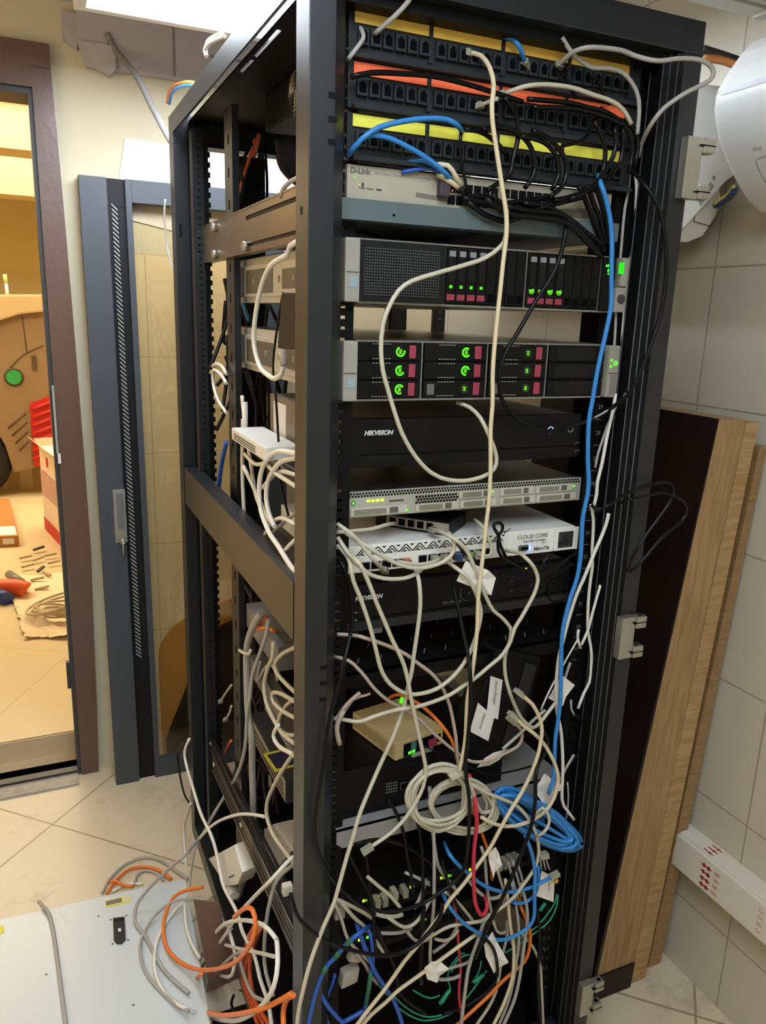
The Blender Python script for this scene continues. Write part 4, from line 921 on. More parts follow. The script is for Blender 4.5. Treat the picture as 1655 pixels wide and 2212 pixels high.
uu = (l1[0] - l1[3]); text('Smart Ranger', .0085, l1[3].lerp(l1[2], .42) + uu * .06 + Vector((0, -.001, 0)), uu, (l1[2] - l1[3]), mat('pencil', (150, 146, 142), .8), ad, 'handwriting')
uu = (l2[0] - l2[3]); text('Nexxus', .010, l2[3].lerp(l2[2], .40) + uu * .12 + Vector((0, -.001, 0)), uu, (l2[2] - l2[3]), mat('red_pencil', (168, 130, 126), .8), ad, 'handwriting')
# grey shelf lip below
gs = thing('rack_shelf', 'light grey metal shelf with a rounded front lip in the lower rack', 'shelf', (0, .2, .575))
MB().box(-.235, .222, .0, .45, .608, .611).prism([(-.235, .611), (.222, .611), (.222, .580), (.21, .5745), (-.224, .5745), (-.235, .585)], 'Y', .0, .003).build('plate', mat('shelf_grey', (150, 148, 144), .45, .2, var=.06), gs)

# ------------------------------------------------------------------ lower switches
def lowswitch(label, z, y, x0, x1, leds):
    t = thing('network_switch', label, 'network switch', ((x0 + x1) / 2, y + .1, z), 'black switches at the rack bottom')
    MB().box(x0, x1, y, y + .28, z, z + .043, .001).build('case', BLACK, t)
    for k in range(24):
        xa = x0 + .012 + k * (x1 - x0 - .03) / 24
        MB().box(xa, xa + .0115, y - .001, y, z + .012, z + .024).build('port', VOID, t)
    for k in leds:
        xa = x0 + .018 + k * (x1 - x0 - .03) / 24
        MB().box(xa - .0019, xa + .0019, y - .0012, y, z + .0285, z + .0332).build('status_light', YLED if k % 2 else GLED, t)
        MB().box(xa + .0038, xa + .0068, y - .0012, y, z + .0285, z + .032).build('status_light', GLEDD, t)
    return t
lowswitch('black switch with a row of green lights, under the grey shelf', .402, .025, -.205, .200, (1, 2, 3, 4, 6, 7, 9, 11, 12, 14, 15, 18, 20, 21, 22))
lowswitch('black switch near the rack floor, behind the cable tangle', .315, .03, -.21, .21, (1, 2, 9))
# ================================================================== LEFT SIDE OF THE RACK AND FLOOR
# flat server chassis on the floor
ch = thing('server_chassis', 'flat pale grey server chassis lying on the floor left of the rack', 'server', (-.6, .4, FLOOR))
ZT = .03
P0 = Vector((-.381, .692, ZT)); U_ = Vector((-.498, .026, 0)); V_ = Vector((-.040, -.68, 0))
MB().obox(P0 + Vector((0, 0, FLOOR - ZT + .002)), U_, V_, (0, 0, ZT - FLOOR - .002), .002).build('lid', mat('chassis_pale', (196, 203, 204), .38, .15, var=.03, scale=5), ch)
def onlid(x, y, dz=.0004): return at(x, y, 'Z', ZT + dz)
def patch(pts, name, m, h=.0008, parent=ch): 
    q = [onlid(*p) for p in pts]; return MB().hexa(q, [v + Vector((0, 0, h)) for v in q]).build(name, m, parent)
YB_ = mat('yellow_border', (214, 206, 60), .5); WLB = mat('white_label', (205, 200, 192), .6, var=.25, scale=220)
lb_ = patch([(226, 1946), (279, 1935), (283, 1948), (229, 1960)], 'warning_label', YB_)
patch([(228, 1948), (262, 1940), (264, 1949), (230, 1957)], 'label_print', mat('label_dark', (110, 104, 96), .6, var=.4, scale=300), .0012, ch)
patch([(266, 1939), (277, 1937), (279, 1946), (268, 1949)], 'label_pictogram', WLB, .0012, ch)
patch([(-8, 2003), (8, 1999), (9, 2015), (-8, 2019)], 'corner_label', YB_)
lt = patch([(244, 1985), (269, 1982), (272, 2030), (263, 2040), (253, 2040), (246, 2033)], 'lid_latch', mat('latch_black', (44, 44, 46), .4), .003)
patch([(255, 2009), (261, 2008), (262, 2014), (256, 2015)], 'latch_mark', PAPER, .0042, ch)
patch([(247, 1989), (269, 1985), (269, 1989), (247, 1993)], 'latch_hinge', mat('latch_dark', (20, 20, 20), .4), .0042, ch)
for x, y in ((213, 1979), (239, 1987), (273, 1978), (243, 2039), (277, 2030), (100, 2105), (288, 2171)):
    MB().disc(onlid(x, y), (0, 0, 1), .0028, 10).build('rivet', mat('rivet_dark', (80, 78, 76), .5), ch)
patch([(126, 1958), (134, 1967), (145, 1985), (147, 1995), (138, 1984), (128, 1972)], 'pale_mark', PAPER, .0004)  # thin white patch on the lid
# brown board between chassis and rack
MB().hexa([at(*p, 'Y', .35) for p in ((418, 1945), (470, 1950), (518, 2112), (455, 2142))], [at(*p, 'Y', .35) + Vector((0, .004, 0)) for p in ((418, 1945), (470, 1950), (518, 2112), (455, 2142))]).build('brown_board', mat('brown_card', (112, 84, 72), .7, var=.06), None, 'dark brown board standing between the floor chassis and the rack', 'board')
# slide rails leaning inside the lower left
SR = mat('dark_rail_steel', (84, 78, 72), .3, .75, var=.1, scale=30)
def leanrail(p, q, w, name, label):
    p, q = Vector(p), Vector(q); d = (q - p); s = Vector((0, -.75, .65)).normalized() if False else d.cross(Vector((1, 0, 0))).normalized()
    t = thing(name, label, 'rail', p); X_ = Vector((1, 0, 0))
    MB().hexa([p + s * a + X_ * b for a, b in ((-w, 0), (w, 0), (w, .006), (-w, .006))], [q + s * a + X_ * b for a, b in ((-w, 0), (w, 0), (w, .006), (-w, .006))]).build('channel', SR, t)
    for a in (-w, -w * .3, w * .35, w): MB().tube([p + s * a - X_ * .002, q + s * a - X_ * .002], .0028 if abs(a) < w else .004, 6).build('ridge', SR, t)
    for e in (.02, .42): c = p + d * e; MB().cyl(c - X_ * .006, c, .006, 10).build('rail_screw', STEEL, t)
    return t
leanrail(at(463, 1645, 'X', -.30), at(650, 2060, 'X', -.30), .022, 'slide_rail', 'ribbed dark slide rail leaning low inside the rack, the front one')
leanrail(at(455, 1600, 'X', -.272), at(650, 1990, 'X', -.272), .014, 'slide_rail', 'smooth dark slide rail leaning just behind the ribbed one')
# appliance with yellow-bordered blue label
na = thing('network_appliance', 'dark grey appliance with perforated side and yellow-bordered blue label', 'device', (-.1, .35, .40))
ax = -.226; fa, fb = at(566, 1640, 'X', ax), at(640, 1850, 'X', ax)
MB().box(ax, .20, .32, .62, .452, .505, .002).build('case', mat('appliance_grey', (64, 66, 66), .45, .3, var=.05), na)
pr_ = MB(); pr_.box(ax - .001, ax, .322, .618, .455, .503); pr_.build('side_plate', mat('appliance_side', (150, 142, 122), .5, .2), na)
hl = MB()
for k in range(34):
    for j in range(3): yy = .335 + k * .008; hl.box(ax - .0016, ax - .001, yy, yy + .004, .462 + j * .012, .468 + j * .012)
hl.build('perforations', VOID, na)
tq = [at(*p, 'Z', .5052) for p in ((568, 1629), (625, 1615), (650, 1652), (594, 1668))]
MB().hexa(tq, [v + Vector((0, 0, .0006)) for v in tq]).build('label_border', YB_, na)
c_ = sum(tq, Vector()) / 4
MB().hexa([c_.lerp(v, .78) for v in tq], [c_.lerp(v, .78) + Vector((0, 0, .001)) for v in tq]).build('label_field', mat('navy_label', (44, 44, 74), .5), na)
# grey boxes deep on the left side
g1 = MB(); g1.box(-.232, -.05, .36, .62, .735, .79, .002); g1.build('grey_box', mat('grey_case', (128, 126, 122), .5, .2, var=.06), None, 'grey metal box on the left side under the mid brace', 'device')
g2 = MB(); g2.box(-.232, -.05, .34, .60, .628, .668, .002); g2.build('grey_box', mat('grey_case2', (104, 101, 98), .5, .2, var=.06), None, 'lower flat grey box on the left side, above the blue label', 'device')
# small white wifi router with antenna
wr_ = thing('wifi_router', 'small white wifi router with stub antenna at the left side of the rack', 'router', (-.26, .35, 1.19))
MB().box(-.300, -.236, .20, .44, 1.205, 1.228, .003).build('case', WHITE, wr_)
vv = MB()
for k in range(3): vv.box(-.3005, -.2995, .26, .42, 1.209 + k * .0045, 1.211 + k * .0045)
vv.build('vent_slots', INK, wr_)
MB().tube([(-.27, .452, 1.195), (-.27, .452, 1.275)], .0055, 10).build('antenna', WHITE, wr_)
MB().cyl((-.278, .452, 1.195), (-.262, .452, 1.195), .008, 12).build('antenna_joint', INK, wr_)
MB().box(-.235, -.05, .10, .50, 1.165, 1.172).build('support_plate', None or mat('grey_case', (128, 126, 122), .5), wr_)
# black power brick hanging behind the front post
pbk = thing('power_adapter', 'black power brick hanging at the rack side behind the front left post', 'adapter', (-.27, .15, 1.42))
bq = [at(*p, 'X', -.262) for p in ((608, 632), (640, 632), (640, 757), (599, 752))]
MB().hexa(bq, [v + Vector((.03, 0, 0)) for v in bq], .003).build('case', mat('brick_black', (26, 22, 22), .4), pbk)
MB().tube(spline([at(612, 632, 'X', -.25), at(600, 700, 'X', -.25), at(590, 790, 'X', -.25), at(596, 860, 'X', -.26), at(602, 960, 'X', -.26), at(606, 1040, 'X', -.26), at(625, 1120, 'X', -.25)]), .0022, 6).build('lead', mat('black_cable', (11, 11, 11), .4), pbk)
# white power socket low on the left
wa = thing('power_socket', 'white plastic power adapter hanging low at the left side of the rack', 'adapter', (-.3, .6, .2))
wq = [at(*p, 'X', -.315) for p in ((450, 1855), (506, 1825), (524, 1885), (512, 1912), (488, 1915))]
MB().hexa(wq, [v + Vector((.04, .01, 0)) for v in wq], .004).build('case', WHITE, wa)
sq = [at(*p, 'X', -.316) for p in ((494, 1894), (505, 1889), (506, 1892), (495, 1897))]
MB().hexa(sq, [v + Vector((.0015, 0, 0)) for v in sq]).build('slot', INK, wa)
MB().tube([at(500, 1912, 'X', -.30), at(507, 1935, 'X', -.30)], .012, 10, True).build('strain_relief', WHITE, wa)
wb = thing('junction_box', 'white box with black looped leads inside the lower left of the rack', 'box', (-.25, .4, .25))
wq = [at(*p, 'X', -.24) for p in ((552, 1800), (590, 1780), (632, 1838), (600, 1872), (560, 1850))]
MB().hexa(wq, [v + Vector((.05, 0, 0)) for v in wq], .004).build('case', mat('box_white', (190, 184, 172), .5), wb)
lo = MB()
for x, y in ((562, 1790), (566, 1818), (560, 1845)): lo.torus(at(x, y, 'X', -.262), (1, .4, 0), .011, .0018, 18, 6)
lo.tube(spline([at(568, 1765, 'X', -.262), at(570, 1820, 'X', -.264), at(578, 1870, 'X', -.262)]), .002, 6)
lo.build('lead', mat('black_cable', (11, 11, 11), .4), wb)

# ================================================================== CABLES
CC = {'beige': mat('cable_beige', (186, 178, 156), .45, var=.05, scale=15), 'cream': mat('cable_cream', (206, 190, 156), .5, var=.08, scale=25), 'grey': mat('cable_grey', (160, 156, 148), .5, var=.04, scale=15),
      'white': mat('cable_white', (216, 212, 200), .45, var=.03, scale=15), 'black': mat('black_cable', (11, 11, 11), .4), 'gloss': mat('gloss_cable', (13, 13, 13), .22),
      'blue': mat('cable_blue', (44, 122, 190), .42, var=.06, scale=15), 'deep': mat('cable_deep_blue', (36, 84, 170), .42, var=.06, scale=15), 'red': mat('cable_red', (188, 36, 60), .42),
      'orange': mat('cable_orange', (218, 112, 36), .42, var=.05, scale=15), 'rust': mat('cable_rust', (206, 92, 48), .45, var=.06, scale=15), 'teal': mat('fibre_teal', (44, 150, 112), .42), 'pink': mat('cable_pinkish', (176, 156, 140), .5, var=.05)}
PLUG = mat('clear_plug', (150, 146, 128), .3)
def P3(p, d):
    if isinstance(p, Vector): return p
    if len(p) == 2: return at(p[0], p[1], *d)
    if len(p) == 3: return at(p[0], p[1], d[0], p[2])
    return at(p[0], p[1], p[2], p[3])
def cable(label, col, r, pts, d=('Y', -.03), group=None, plug0=False, plug1=False, name='network_cable', cat='cable'):
    if isinstance(d, (int, float)): d = ('Y', d)
    q = spline([P3(p, d) for p in pts])
    o = MB().tube(q, r, 8).build(name, CC[col], None, label, cat, group)
    for on, a, b in ((plug0, q[0], q[2]), (plug1, q[-1], q[-3])):
        if on:
            dr_ = (a - b).normalized(); sd = dr_.cross(Vector((0, 0, 1))); sd = sd.normalized() if sd.length > .1 else Vector((1, 0, 0)); up = sd.cross(dr_)
            pl = MB().obox(a - dr_ * .004 - sd * .0058 - up * .004, dr_ * .020, sd * .0116, up * .008, .0008).build('plug', PLUG, o)
            MB().obox(a + dr_ * .002 - sd * .0025 + up * .0042, dr_ * .013 , sd * .005, up * .0015 + dr_ * -.004).build('plug_clip', PLUG, pl)
            MB().obox(a + dr_ * .0135 - sd * .005 - up * .0045, dr_ * .003, sd * .010, up * .001).build('contacts', mat('gold_contacts', (180, 150, 80), .35, .7), pl)
    return o
B, W_, G_, K = 'beige', 'white', 'grey', 'black'
r_ = .0031
# --- long ones in front of the equipment
cable('long beige cable hanging straight down the middle from the top patch panel', 'cream', .0033, [(1014, 114, -.005), (1040, 121, -.02), (1059, 148, -.04), (1067, 186, -.05), (1063, 220), (1064, 262), (1070, 305), (1080, 372), (1088, 423), (1094, 465), (1094, 508), (1087, 567), (1081, 626), (1072, 711), (1065, 795), (1064, 876), (1060, 925), (1060, 1009), (1057, 1077), (1051, 1128), (1045, 1187), (1038, 1246), (1033, 1297), (1031, 1358), (1025, 1418), (1019, 1462), (1010, 1510), (1006, 1587), (1001, 1625), (992, 1668)], -.058, plug0=True)
cable('beige cable curving left in a big loop in front of both servers', B, .0033, [(1094, 452, -.056), (1093, 508, -.050), (1081, 533), (1047, 558), (996, 575), (937, 592), (890, 607), (861, 628), (840, 664), (827, 702), (823, 753), (827, 800), (837, 838), (848, 876), (869, 937), (899, 988), (933, 1022), (971, 1037), (1017, 1037), (1059, 1022), (1072, 1001), (1070, 975), (1055, 937), (1038, 903, -.03), (1015, 880, -.01), (988, 870, .015)], -.045)
cable('grey cable arching along the top right and out past the rack post', G_, .0034, [(1207, 141, -.005), (1223, 125, -.02), (1241, 111, -.035), (1267, 103), (1297, 103), (1343, 109), (1370, 120), (1407, 130, -.07), (1434, 131, -.075), (1461, 127, -.08), (1497, 127, -.085), (1524, 134, -.09), (1540, 149, -.09), (1539, 167, -.09), (1522, 181, -.085), (1488, 197, -.08), (1461, 214, -.07), (1434, 234, -.06), (1412, 261), (1396, 288, -.03), (1385, 313, -.01), (1379, 339, .0)], -.05, plug0=True)
cable('grey cable crossing the first arch at top right, from the ceiling of the rack', G_, .0032, [(1214, 80, -.03), (1227, 102), (1241, 120), (1261, 136), (1281, 147), (1307, 147), (1334, 152), (1354, 165), (1370, 187), (1379, 210), (1381, 234), (1380, 257), (1377, 290)], -.028)
cable('beige cable arching over the orange labels to the right', B, .0033, [(1087, 204, -.01), (1114, 193, -.025), (1143, 185), (1179, 183), (1216, 186), (1248, 193), (1281, 205), (1310, 214), (1334, 226), (1352, 245), (1364, 268)], -.032, plug0=True)
cable('short pale cable end poking out of the orange patch panel', B, .0028, [(1076, 213, -.03), (1056, 220, -.02), (1038, 228, -.008)], plug1=True)
cable('pale cable at top left, running up out of the picture', G_, .0032, [(809, 74, -.008), (830, 55, -.02), (854, 34, -.03), (883, 2, -.04), (900, -30, -.05)])
cable('short pale cable curling beside the left post at the top', G_, .003, [(778, 60, -.004), (784, 72, -.012), (784, 85), (769, 106), (752, 128)], -.015)
cable('short blue cable in the top yellow patch panel', 'blue', .0035, [(1078, 76, -.004), (1108, 85, -.016), (1125, 106), (1133, 135, -.006)], -.02, plug1=True)
cable('blue cable arching high over the lime labels', 'blue', .0036, [(752, 335, -.01), (782, 300), (820, 275), (871, 262), (921, 256), (964, 258), (989, 271), (998, 285, -.006)], -.03)
cable('blue cable slanting down to the beige switch', 'blue', .0036, [(790, 296, -.022), (807, 292), (845, 300), (888, 321), (930, 347), (962, 374), (976, 392, -.004)], -.024)
cable('short upper blue cable behind the slanting one', 'blue', .003, [(875, 352, -.006), (913, 347), (947, 364), (968, 384, -.004)], -.012)
cable('short lower blue cable just above the beige switch', 'deep', .0028, [(868, 372, -.004), (896, 367), (930, 364), (955, 378, -.003)], -.008)
cable('pale cable bending down into the beige switch', 'cream', .0036, [(940, 356, -.006), (968, 358), (985, 382), (1003, 410, -.004)], -.018)
cable('second pale cable end in the beige switch', 'cream', .0036, [(945, 378, -.004), (972, 392), (998, 412, -.003)], -.016)
MB().obox(at(953, 390, 'Y', -.014), (.016, 0, 0), (0, .012, 0), (0, 0, -.020), .002).build('plug_cluster', mat('dark_plugs', (62, 50, 58), .5, var=.3, scale=120), None, 'dark cluster of plugs at the middle of the beige switch', 'plug')
# black patch leads at the top
bg = 'black patch leads in front of the patch panels'
KL = [
 ('black lead dropping from the orange panel behind the long beige cable', [(1089, 210), (1103, 228), (1114, 248), (1119, 273), (1118, 304), (1112, 331), (1107, 349), (1105, 367), (1096, 382), (1074, 398), (1052, 412)], -.028),
 ('black lead arching from the blue cable end over the lime label', [(1004, 280), (1025, 281), (1049, 290), (1069, 306), (1082, 319), (1093, 332)], -.03),
 ('innermost round black lead over the lime labels', [(1042, 281), (1062, 275), (1089, 275), (1112, 284), (1134, 300), (1147, 319), (1154, 340), (1156, 364), (1149, 386), (1134, 406)], -.036),
 ('second round black lead over the lime labels', [(1125, 295), (1152, 299), (1176, 308), (1192, 322), (1203, 340), (1207, 362), (1205, 386), (1192, 410)], -.040),
 ('outermost round black lead over the lime labels', [(1149, 282), (1176, 293), (1196, 309), (1212, 328), (1223, 349), (1225, 371), (1219, 393), (1207, 411), (1186, 426)], -.044),
 ('black lead falling from the orange label at right, curling left to the switch', [(1285, 263), (1296, 288), (1307, 315), (1307, 342), (1303, 369), (1288, 398), (1258, 416), (1225, 427), (1195, 433)], -.034),
 ('black lead second from the right post, curling under the lime label', [(1328, 275), (1331, 306), (1325, 337), (1312, 362), (1292, 391), (1265, 414), (1230, 432)], -.038),
 ('black lead nearest the right post, curling to the beige switch', [(1346, 275), (1346, 306), (1341, 348), (1325, 373), (1305, 393), (1272, 412)], -.03),
 ('black cable lying across the left orange labels', [(757, 167), (803, 157), (871, 159), (938, 165), (1002, 180), (1065, 199), (1129, 220)], -.02),
 ('black cable running under the orange labels to the right corner', [(1140, 214), (1180, 217), (1234, 223), (1270, 232), (1307, 241), (1334, 257), (1352, 266), (1372, 283), (1378, 320), (1370, 360)], -.022),
 ('black cable just below the other one at the right orange label', [(1150, 232), (1200, 232), (1245, 236), (1290, 246), (1330, 262), (1358, 282), (1366, 330), (1358, 372)], -.027),
 ('thin black lead hanging from the blue cable end to the switch', [(996, 286), (994, 320), (997, 350), (1003, 380), (1010, 420)], -.02),
 ('thin black lead by the small white gap in the lime panel', [(1300, 232), (1262, 300), (1215, 316), (1195, 330), (1190, 345)], -.018),
 ('thin black lead slanting down from the topmost panel at right', [(1207, 148), (1218, 165), (1230, 182), (1245, 210)], -.015),
 ('thin black lead hanging under the topmost label at far right', [(1286, 165), (1297, 185), (1306, 210), (1316, 226)], -.016)]
for lb, pts, y in KL: cable(lb, 'gloss', .0036 if 'thin' not in lb else .0024, pts, y, bg, name='patch_lead')
fg_ = 'black leads fanning into the beige switch'
FL_ = [
 ('black lead lying left to right across the ports of the beige switch', [(1000, 428), (1050, 440), (1100, 452), (1150, 450), (1200, 440), (1260, 425)], -.018),
 ('black lead drooping lowest under the switch ports', [(1010, 436), (1045, 462), (1090, 478), (1120, 470), (1170, 462), (1215, 470), (1262, 508), (1296, 540)], -.024),
 ('black lead from the port row down toward the right post, upper', [(1130, 440), (1180, 446), (1237, 478), (1270, 505), (1305, 530)], -.03),
 ('black lead from the port row down toward the right post, middle', [(1090, 446), (1150, 458), (1207, 462), (1245, 492), (1285, 535)], -.036),
 ('black lead from the port row down toward the right post, lower', [(1050, 430), (1100, 462), (1160, 470), (1225, 482), (1265, 520), (1300, 556)], -.042),
 ('black lead dropping past the switch corner, left of three', [(1250, 400), (1262, 425), (1272, 450), (1284, 480), (1300, 520), (1304, 545)], -.02),
 ('black lead dropping past the switch corner, middle of three', [(1268, 400), (1277, 425), (1287, 450), (1299, 480), (1308, 520)], -.022),
 ('black lead dropping past the switch corner, right of three', [(1286, 400), (1295, 425), (1304, 455), (1311, 480), (1316, 520)], -.026),
 ('black lead bunched tightly at the left end of the port row', [(995, 405), (1010, 425), (1050, 425), (1090, 440), (1130, 434), (1175, 428)], -.014),
 ('black lead looping below the row of ports in the middle', [(1065, 420), (1085, 445), (1120, 460), (1165, 452), (1198, 430)], -.03)]
for lb, pts, y in FL_: cable(lb, K, .0042, pts, y, fg_, name='patch_lead')
cl = MB()
cable('black cable sweeping from the switch right down past both servers and back left', K, .0034, [(1225, 466, -.03), (1222, 500), (1214, 541), (1195, 592), (1157, 651), (1123, 711), (1093, 761), (1079, 808), (1083, 858, -.03), (1106, 895, -.012), (1148, 920, -.008), (1191, 932, -.006), (1233, 922, -.01), (1284, 903, -.02), (1326, 878, -.035), (1360, 848, -.06), (1385, 800, -.068), (1408, 740, -.07), (1432, 660, -.07), (1440, 560, -.07), (1430, 470, -.068), (1411, 424, -.06), (1393, 400, -.05), (1375, 378, -.03), (1361, 362, -.01)], -.036, name='power_cable')
cable('black lead lying in the gap between switch tray and upper server', K, .0024, [(744, 492, .05), (800, 506, .05), (880, 520, .05), (960, 520, .05), (1020, 505, .03), (1085, 488, .0)], .05, name='power_cable')
cable('long blue cable hanging down the right side from the switch to the bundle', 'blue', .0037, [(1292, 378, -.02), (1299, 400), (1307, 423), (1317, 465), (1322, 516), (1321, 584), (1320, 660), (1309, 719), (1292, 795), (1280, 865), (1272, 913), (1270, 995), (1272, 1031), (1270, 1067), (1263, 1098), (1258, 1130), (1255, 1194), (1247, 1248), (1234, 1286), (1222, 1331), (1214, 1377), (1212, 1467), (1210, 1521), (1204, 1567), (1199, 1603), (1198, 1648), (1196, 1683), (1185, 1715)], -.048)
# cables down the right rail
rg = 'cables hanging down the right rail'
RL = [
 ('pale cable down the right rail beside the black recorder', W_, [(1330, 850), (1325, 884), (1318, 913), (1310, 950), (1300, 1004), (1291, 1040), (1289, 1067), (1283, 1093)], -.012, .0030),
 ('thin pale cable right beside the other at recorder height', G_, [(1338, 860), (1322, 900), (1312, 920), (1302, 950), (1292, 980), (1286, 1010)], -.006, .0022),
 ('pale cable down the right rail from the white router, past the numbers', W_, [(1277, 1090), (1282, 1121), (1281, 1158), (1279, 1194), (1280, 1221), (1276, 1250), (1272, 1286), (1270, 1322), (1270, 1362), (1276, 1395), (1278, 1416), (1277, 1440), (1274, 1472), (1261, 1498), (1249, 1530)], -.014, .0028),
 ('pale cable crossing behind the long blue cable from right to left', W_, [(1315, 1109), (1309, 1134), (1296, 1167), (1285, 1192), (1274, 1219), (1261, 1250), (1247, 1281), (1236, 1313), (1225, 1350), (1216, 1386), (1207, 1422), (1203, 1458), (1201, 1503), (1204, 1543), (1210, 1567), (1214, 1603), (1216, 1660), (1214, 1727), (1224, 1749), (1240, 1770)], -.03, .0031),
 ('short pale cable at the right rail between router and middle hinge', W_, [(1297, 1264), (1289, 1292), (1279, 1328), (1270, 1362), (1256, 1393)], -.02, .0025),
 ('thin white wire slanting left at the right rail', W_, [(1249, 1380), (1231, 1411), (1216, 1438), (1198, 1471), (1180, 1507), (1168, 1535)], -.022, .0016),
 ('short hooked pale cable beside the printed number 20', W_, [(1250, 1360), (1248, 1377), (1254, 1400)], -.01, .0026),
 ('short pale cable behind the folded paper tag on the right', G_, [(1232, 1431), (1223, 1458), (1219, 1480)], .0, .0026),
 ('short grey curl of cable right of the folded paper tag', G_, [(1234, 1512), (1234, 1530), (1241, 1545)], -.005, .0022),
 ('glossy black cable bowed at the right rail below the folded tag', 'gloss', [(1243, 1543), (1260, 1561), (1263, 1581), (1258, 1610), (1247, 1630), (1231, 1650)], -.01, .0022),
 ('short grey cable slanting at the right rail above the bundle', G_, [(1240, 1630), (1225, 1655), (1216, 1672)], -.012, .0026),
 ('thin pale cable end hanging right of the blue bundle', G_, [(1226, 1690), (1228, 1720), (1226, 1750), (1222, 1775)], -.004, .0018),
 ('pale cable down the right rail next to the upper server', W_, [(1371, 370), (1375, 400), (1374, 440), (1373, 480), (1370, 520), (1362, 560), (1352, 640), (1345, 720), (1340, 800), (1332, 850)], .0, .0026),
 ('second pale cable down the right rail next to the upper server', G_, [(1360, 378), (1356, 420), (1350, 450), (1345, 500), (1340, 560), (1332, 640), (1330, 700), (1326, 770)], .002, .0024)]
for lb, c, pts, y, r in RL: cable(lb, c, r, pts, y, rg)
cable('black cable looping out past the right post over the wooden panel', 'gloss', .0028, [(1278, 1090, -.02), (1287, 1100, -.03), (1303, 1098), (1329, 1082), (1356, 1065), (1383, 1054), (1410, 1045), (1437, 1042), (1452, 1049), (1454, 1062), (1448, 1082), (1430, 1109), (1401, 1148), (1374, 1190), (1355, 1235), (1374, 1226), (1401, 1194), (1437, 1154), (1473, 1125), (1484, 1101), (1473, 1082), (1444, 1067), (1419, 1066), (1383, 1074), (1358, 1079), (1335, 1088, -.05)], -.075, name='power_cable')
cable('black lead slanting across the right rail to the recorder', G_, .0016, [(1285, 902, -.03), (1310, 888, -.03), (1340, 866, -.04), (1352, 850, -.05)])
# --- router area
cable('pale cable from the left into the copper port of the white router', B, .0034, [(729, 1132, -.02), (753, 1149), (769, 1163), (791, 1191), (809, 1211), (828, 1230, .0)], -.034, plug1=True)
cable('pale cable drooping below the left half of the white router', B, .0034, [(729, 1160, -.01), (747, 1187), (763, 1211), (780, 1225), (794, 1238), (816, 1247), (845, 1251), (874, 1249), (896, 1241), (912, 1229, -.008)], -.022)
cable('pale cable looping from the router ports up to the small switch', B, .0034, [(745, 1150, -.01), (775, 1170, -.02), (801, 1185), (827, 1202), (854, 1216), (881, 1225), (908, 1227), (932, 1223), (957, 1214), (976, 1198), (981, 1180), (978, 1163), (966, 1148, -.005)], -.03)
cable('pale cable lying across the router ports into the green module', B, .0030, [(858, 1212, .0), (881, 1217), (908, 1219), (936, 1214), (952, 1206, .004)], -.014)
cable('pale cable from behind the left post into the small switch', B, .0032, [(729, 1150, .0), (763, 1147, .01), (802, 1143, .02), (832, 1134, .03), (852, 1130, .055)], .01)
cable('beige cable crossing down to the clear plug at lower left', B, .0033, [(731, 1163, -.015), (754, 1198, -.03), (772, 1212), (785, 1232), (800, 1267), (816, 1308), (831, 1343), (848, 1383), (863, 1413), (874, 1440), (883, 1478), (890, 1518), (899, 1558), (907, 1597), (916, 1637), (920, 1667), (914, 1700), (899, 1732), (876, 1767), (848, 1796), (821, 1816), (800, 1830)], -.055, plug1=True)
cable('beige cable hanging in a deep loop below the recorder, back up to the router', B, .0034, [(729, 1176, -.012), (751, 1203, -.025), (758, 1225), (763, 1254), (776, 1285), (791, 1327), (802, 1363), (814, 1411), (821, 1440), (834, 1467), (852, 1485), (874, 1497), (896, 1500), (921, 1496), (945, 1487), (968, 1471), (990, 1449), (1010, 1420), (1025, 1385), (1034, 1354), (1039, 1327), (1036, 1305), (1027, 1278), (1016, 1256), (1004, 1241), (985, 1227, -.03), (965, 1212, .002)], -.043, plug1=True)
cable('beige cable from the router passing in front of the left post to the bottom', B, .0035, [(896, 1226, -.005), (903, 1245, -.025), (907, 1272), (908, 1308), (903, 1354), (894, 1416), (889, 1453), (881, 1485), (876, 1511), (869, 1538), (856, 1574), (840, 1612), (820, 1655), (792, 1720, -.05), (774, 1767, -.058), (763, 1807, -.062), (751, 1845, -.066), (738, 1892, -.070), (721, 1952, -.074), (702, 1995, -.078), (688, 2030, -.08), (670, 2081, -.085), (657, 2130, -.09), (646, 2180, -.09), (640, 2230, -.09)], -.036)
cable('beige cable from the small switch behind the white tag, down to the right tag', B, .0032, [(940, 1146, .02), (957, 1151, -.01), (979, 1163), (996, 1176), (1011, 1194), (1022, 1218), (1029, 1238), (1036, 1256), (1043, 1274), (1053, 1296), (1065, 1318), (1082, 1332), (1096, 1347), (1104, 1361), (1100, 1390), (1091, 1416), (1091, 1453), (1098, 1485), (1111, 1521), (1125, 1549), (1140, 1565), (1152, 1572), (1165, 1563), (1178, 1547), (1200, 1518)], -.036, plug0=True)
cable('beige cable bowing right of the router and sweeping left over the beige box', B, .0033, [(1092, 1189, .01), (1120, 1194, -.02), (1138, 1207), (1152, 1223), (1161, 1243), (1161, 1261), (1154, 1283), (1141, 1308), (1125, 1336), (1112, 1357), (1103, 1385), (1092, 1405), (1078, 1422), (1056, 1440), (1024, 1467), (998, 1484), (972, 1501), (936, 1516), (899, 1527), (863, 1532), (831, 1540, -.03), (802, 1550, -.03), (780, 1558, -.025), (762, 1558, -.02), (740, 1554, -.01), (722, 1552, -.01)], -.046)
cable('pinkish pale cable curving from left under the recorder to the coil', 'pink', .0031, [(728, 1370, .0), (763, 1372, -.01), (785, 1377), (816, 1387), (845, 1398), (878, 1414), (903, 1433), (928, 1451), (948, 1472), (961, 1496), (972, 1525), (979, 1558), (985, 1594), (988, 1630), (991, 1670)], -.028)
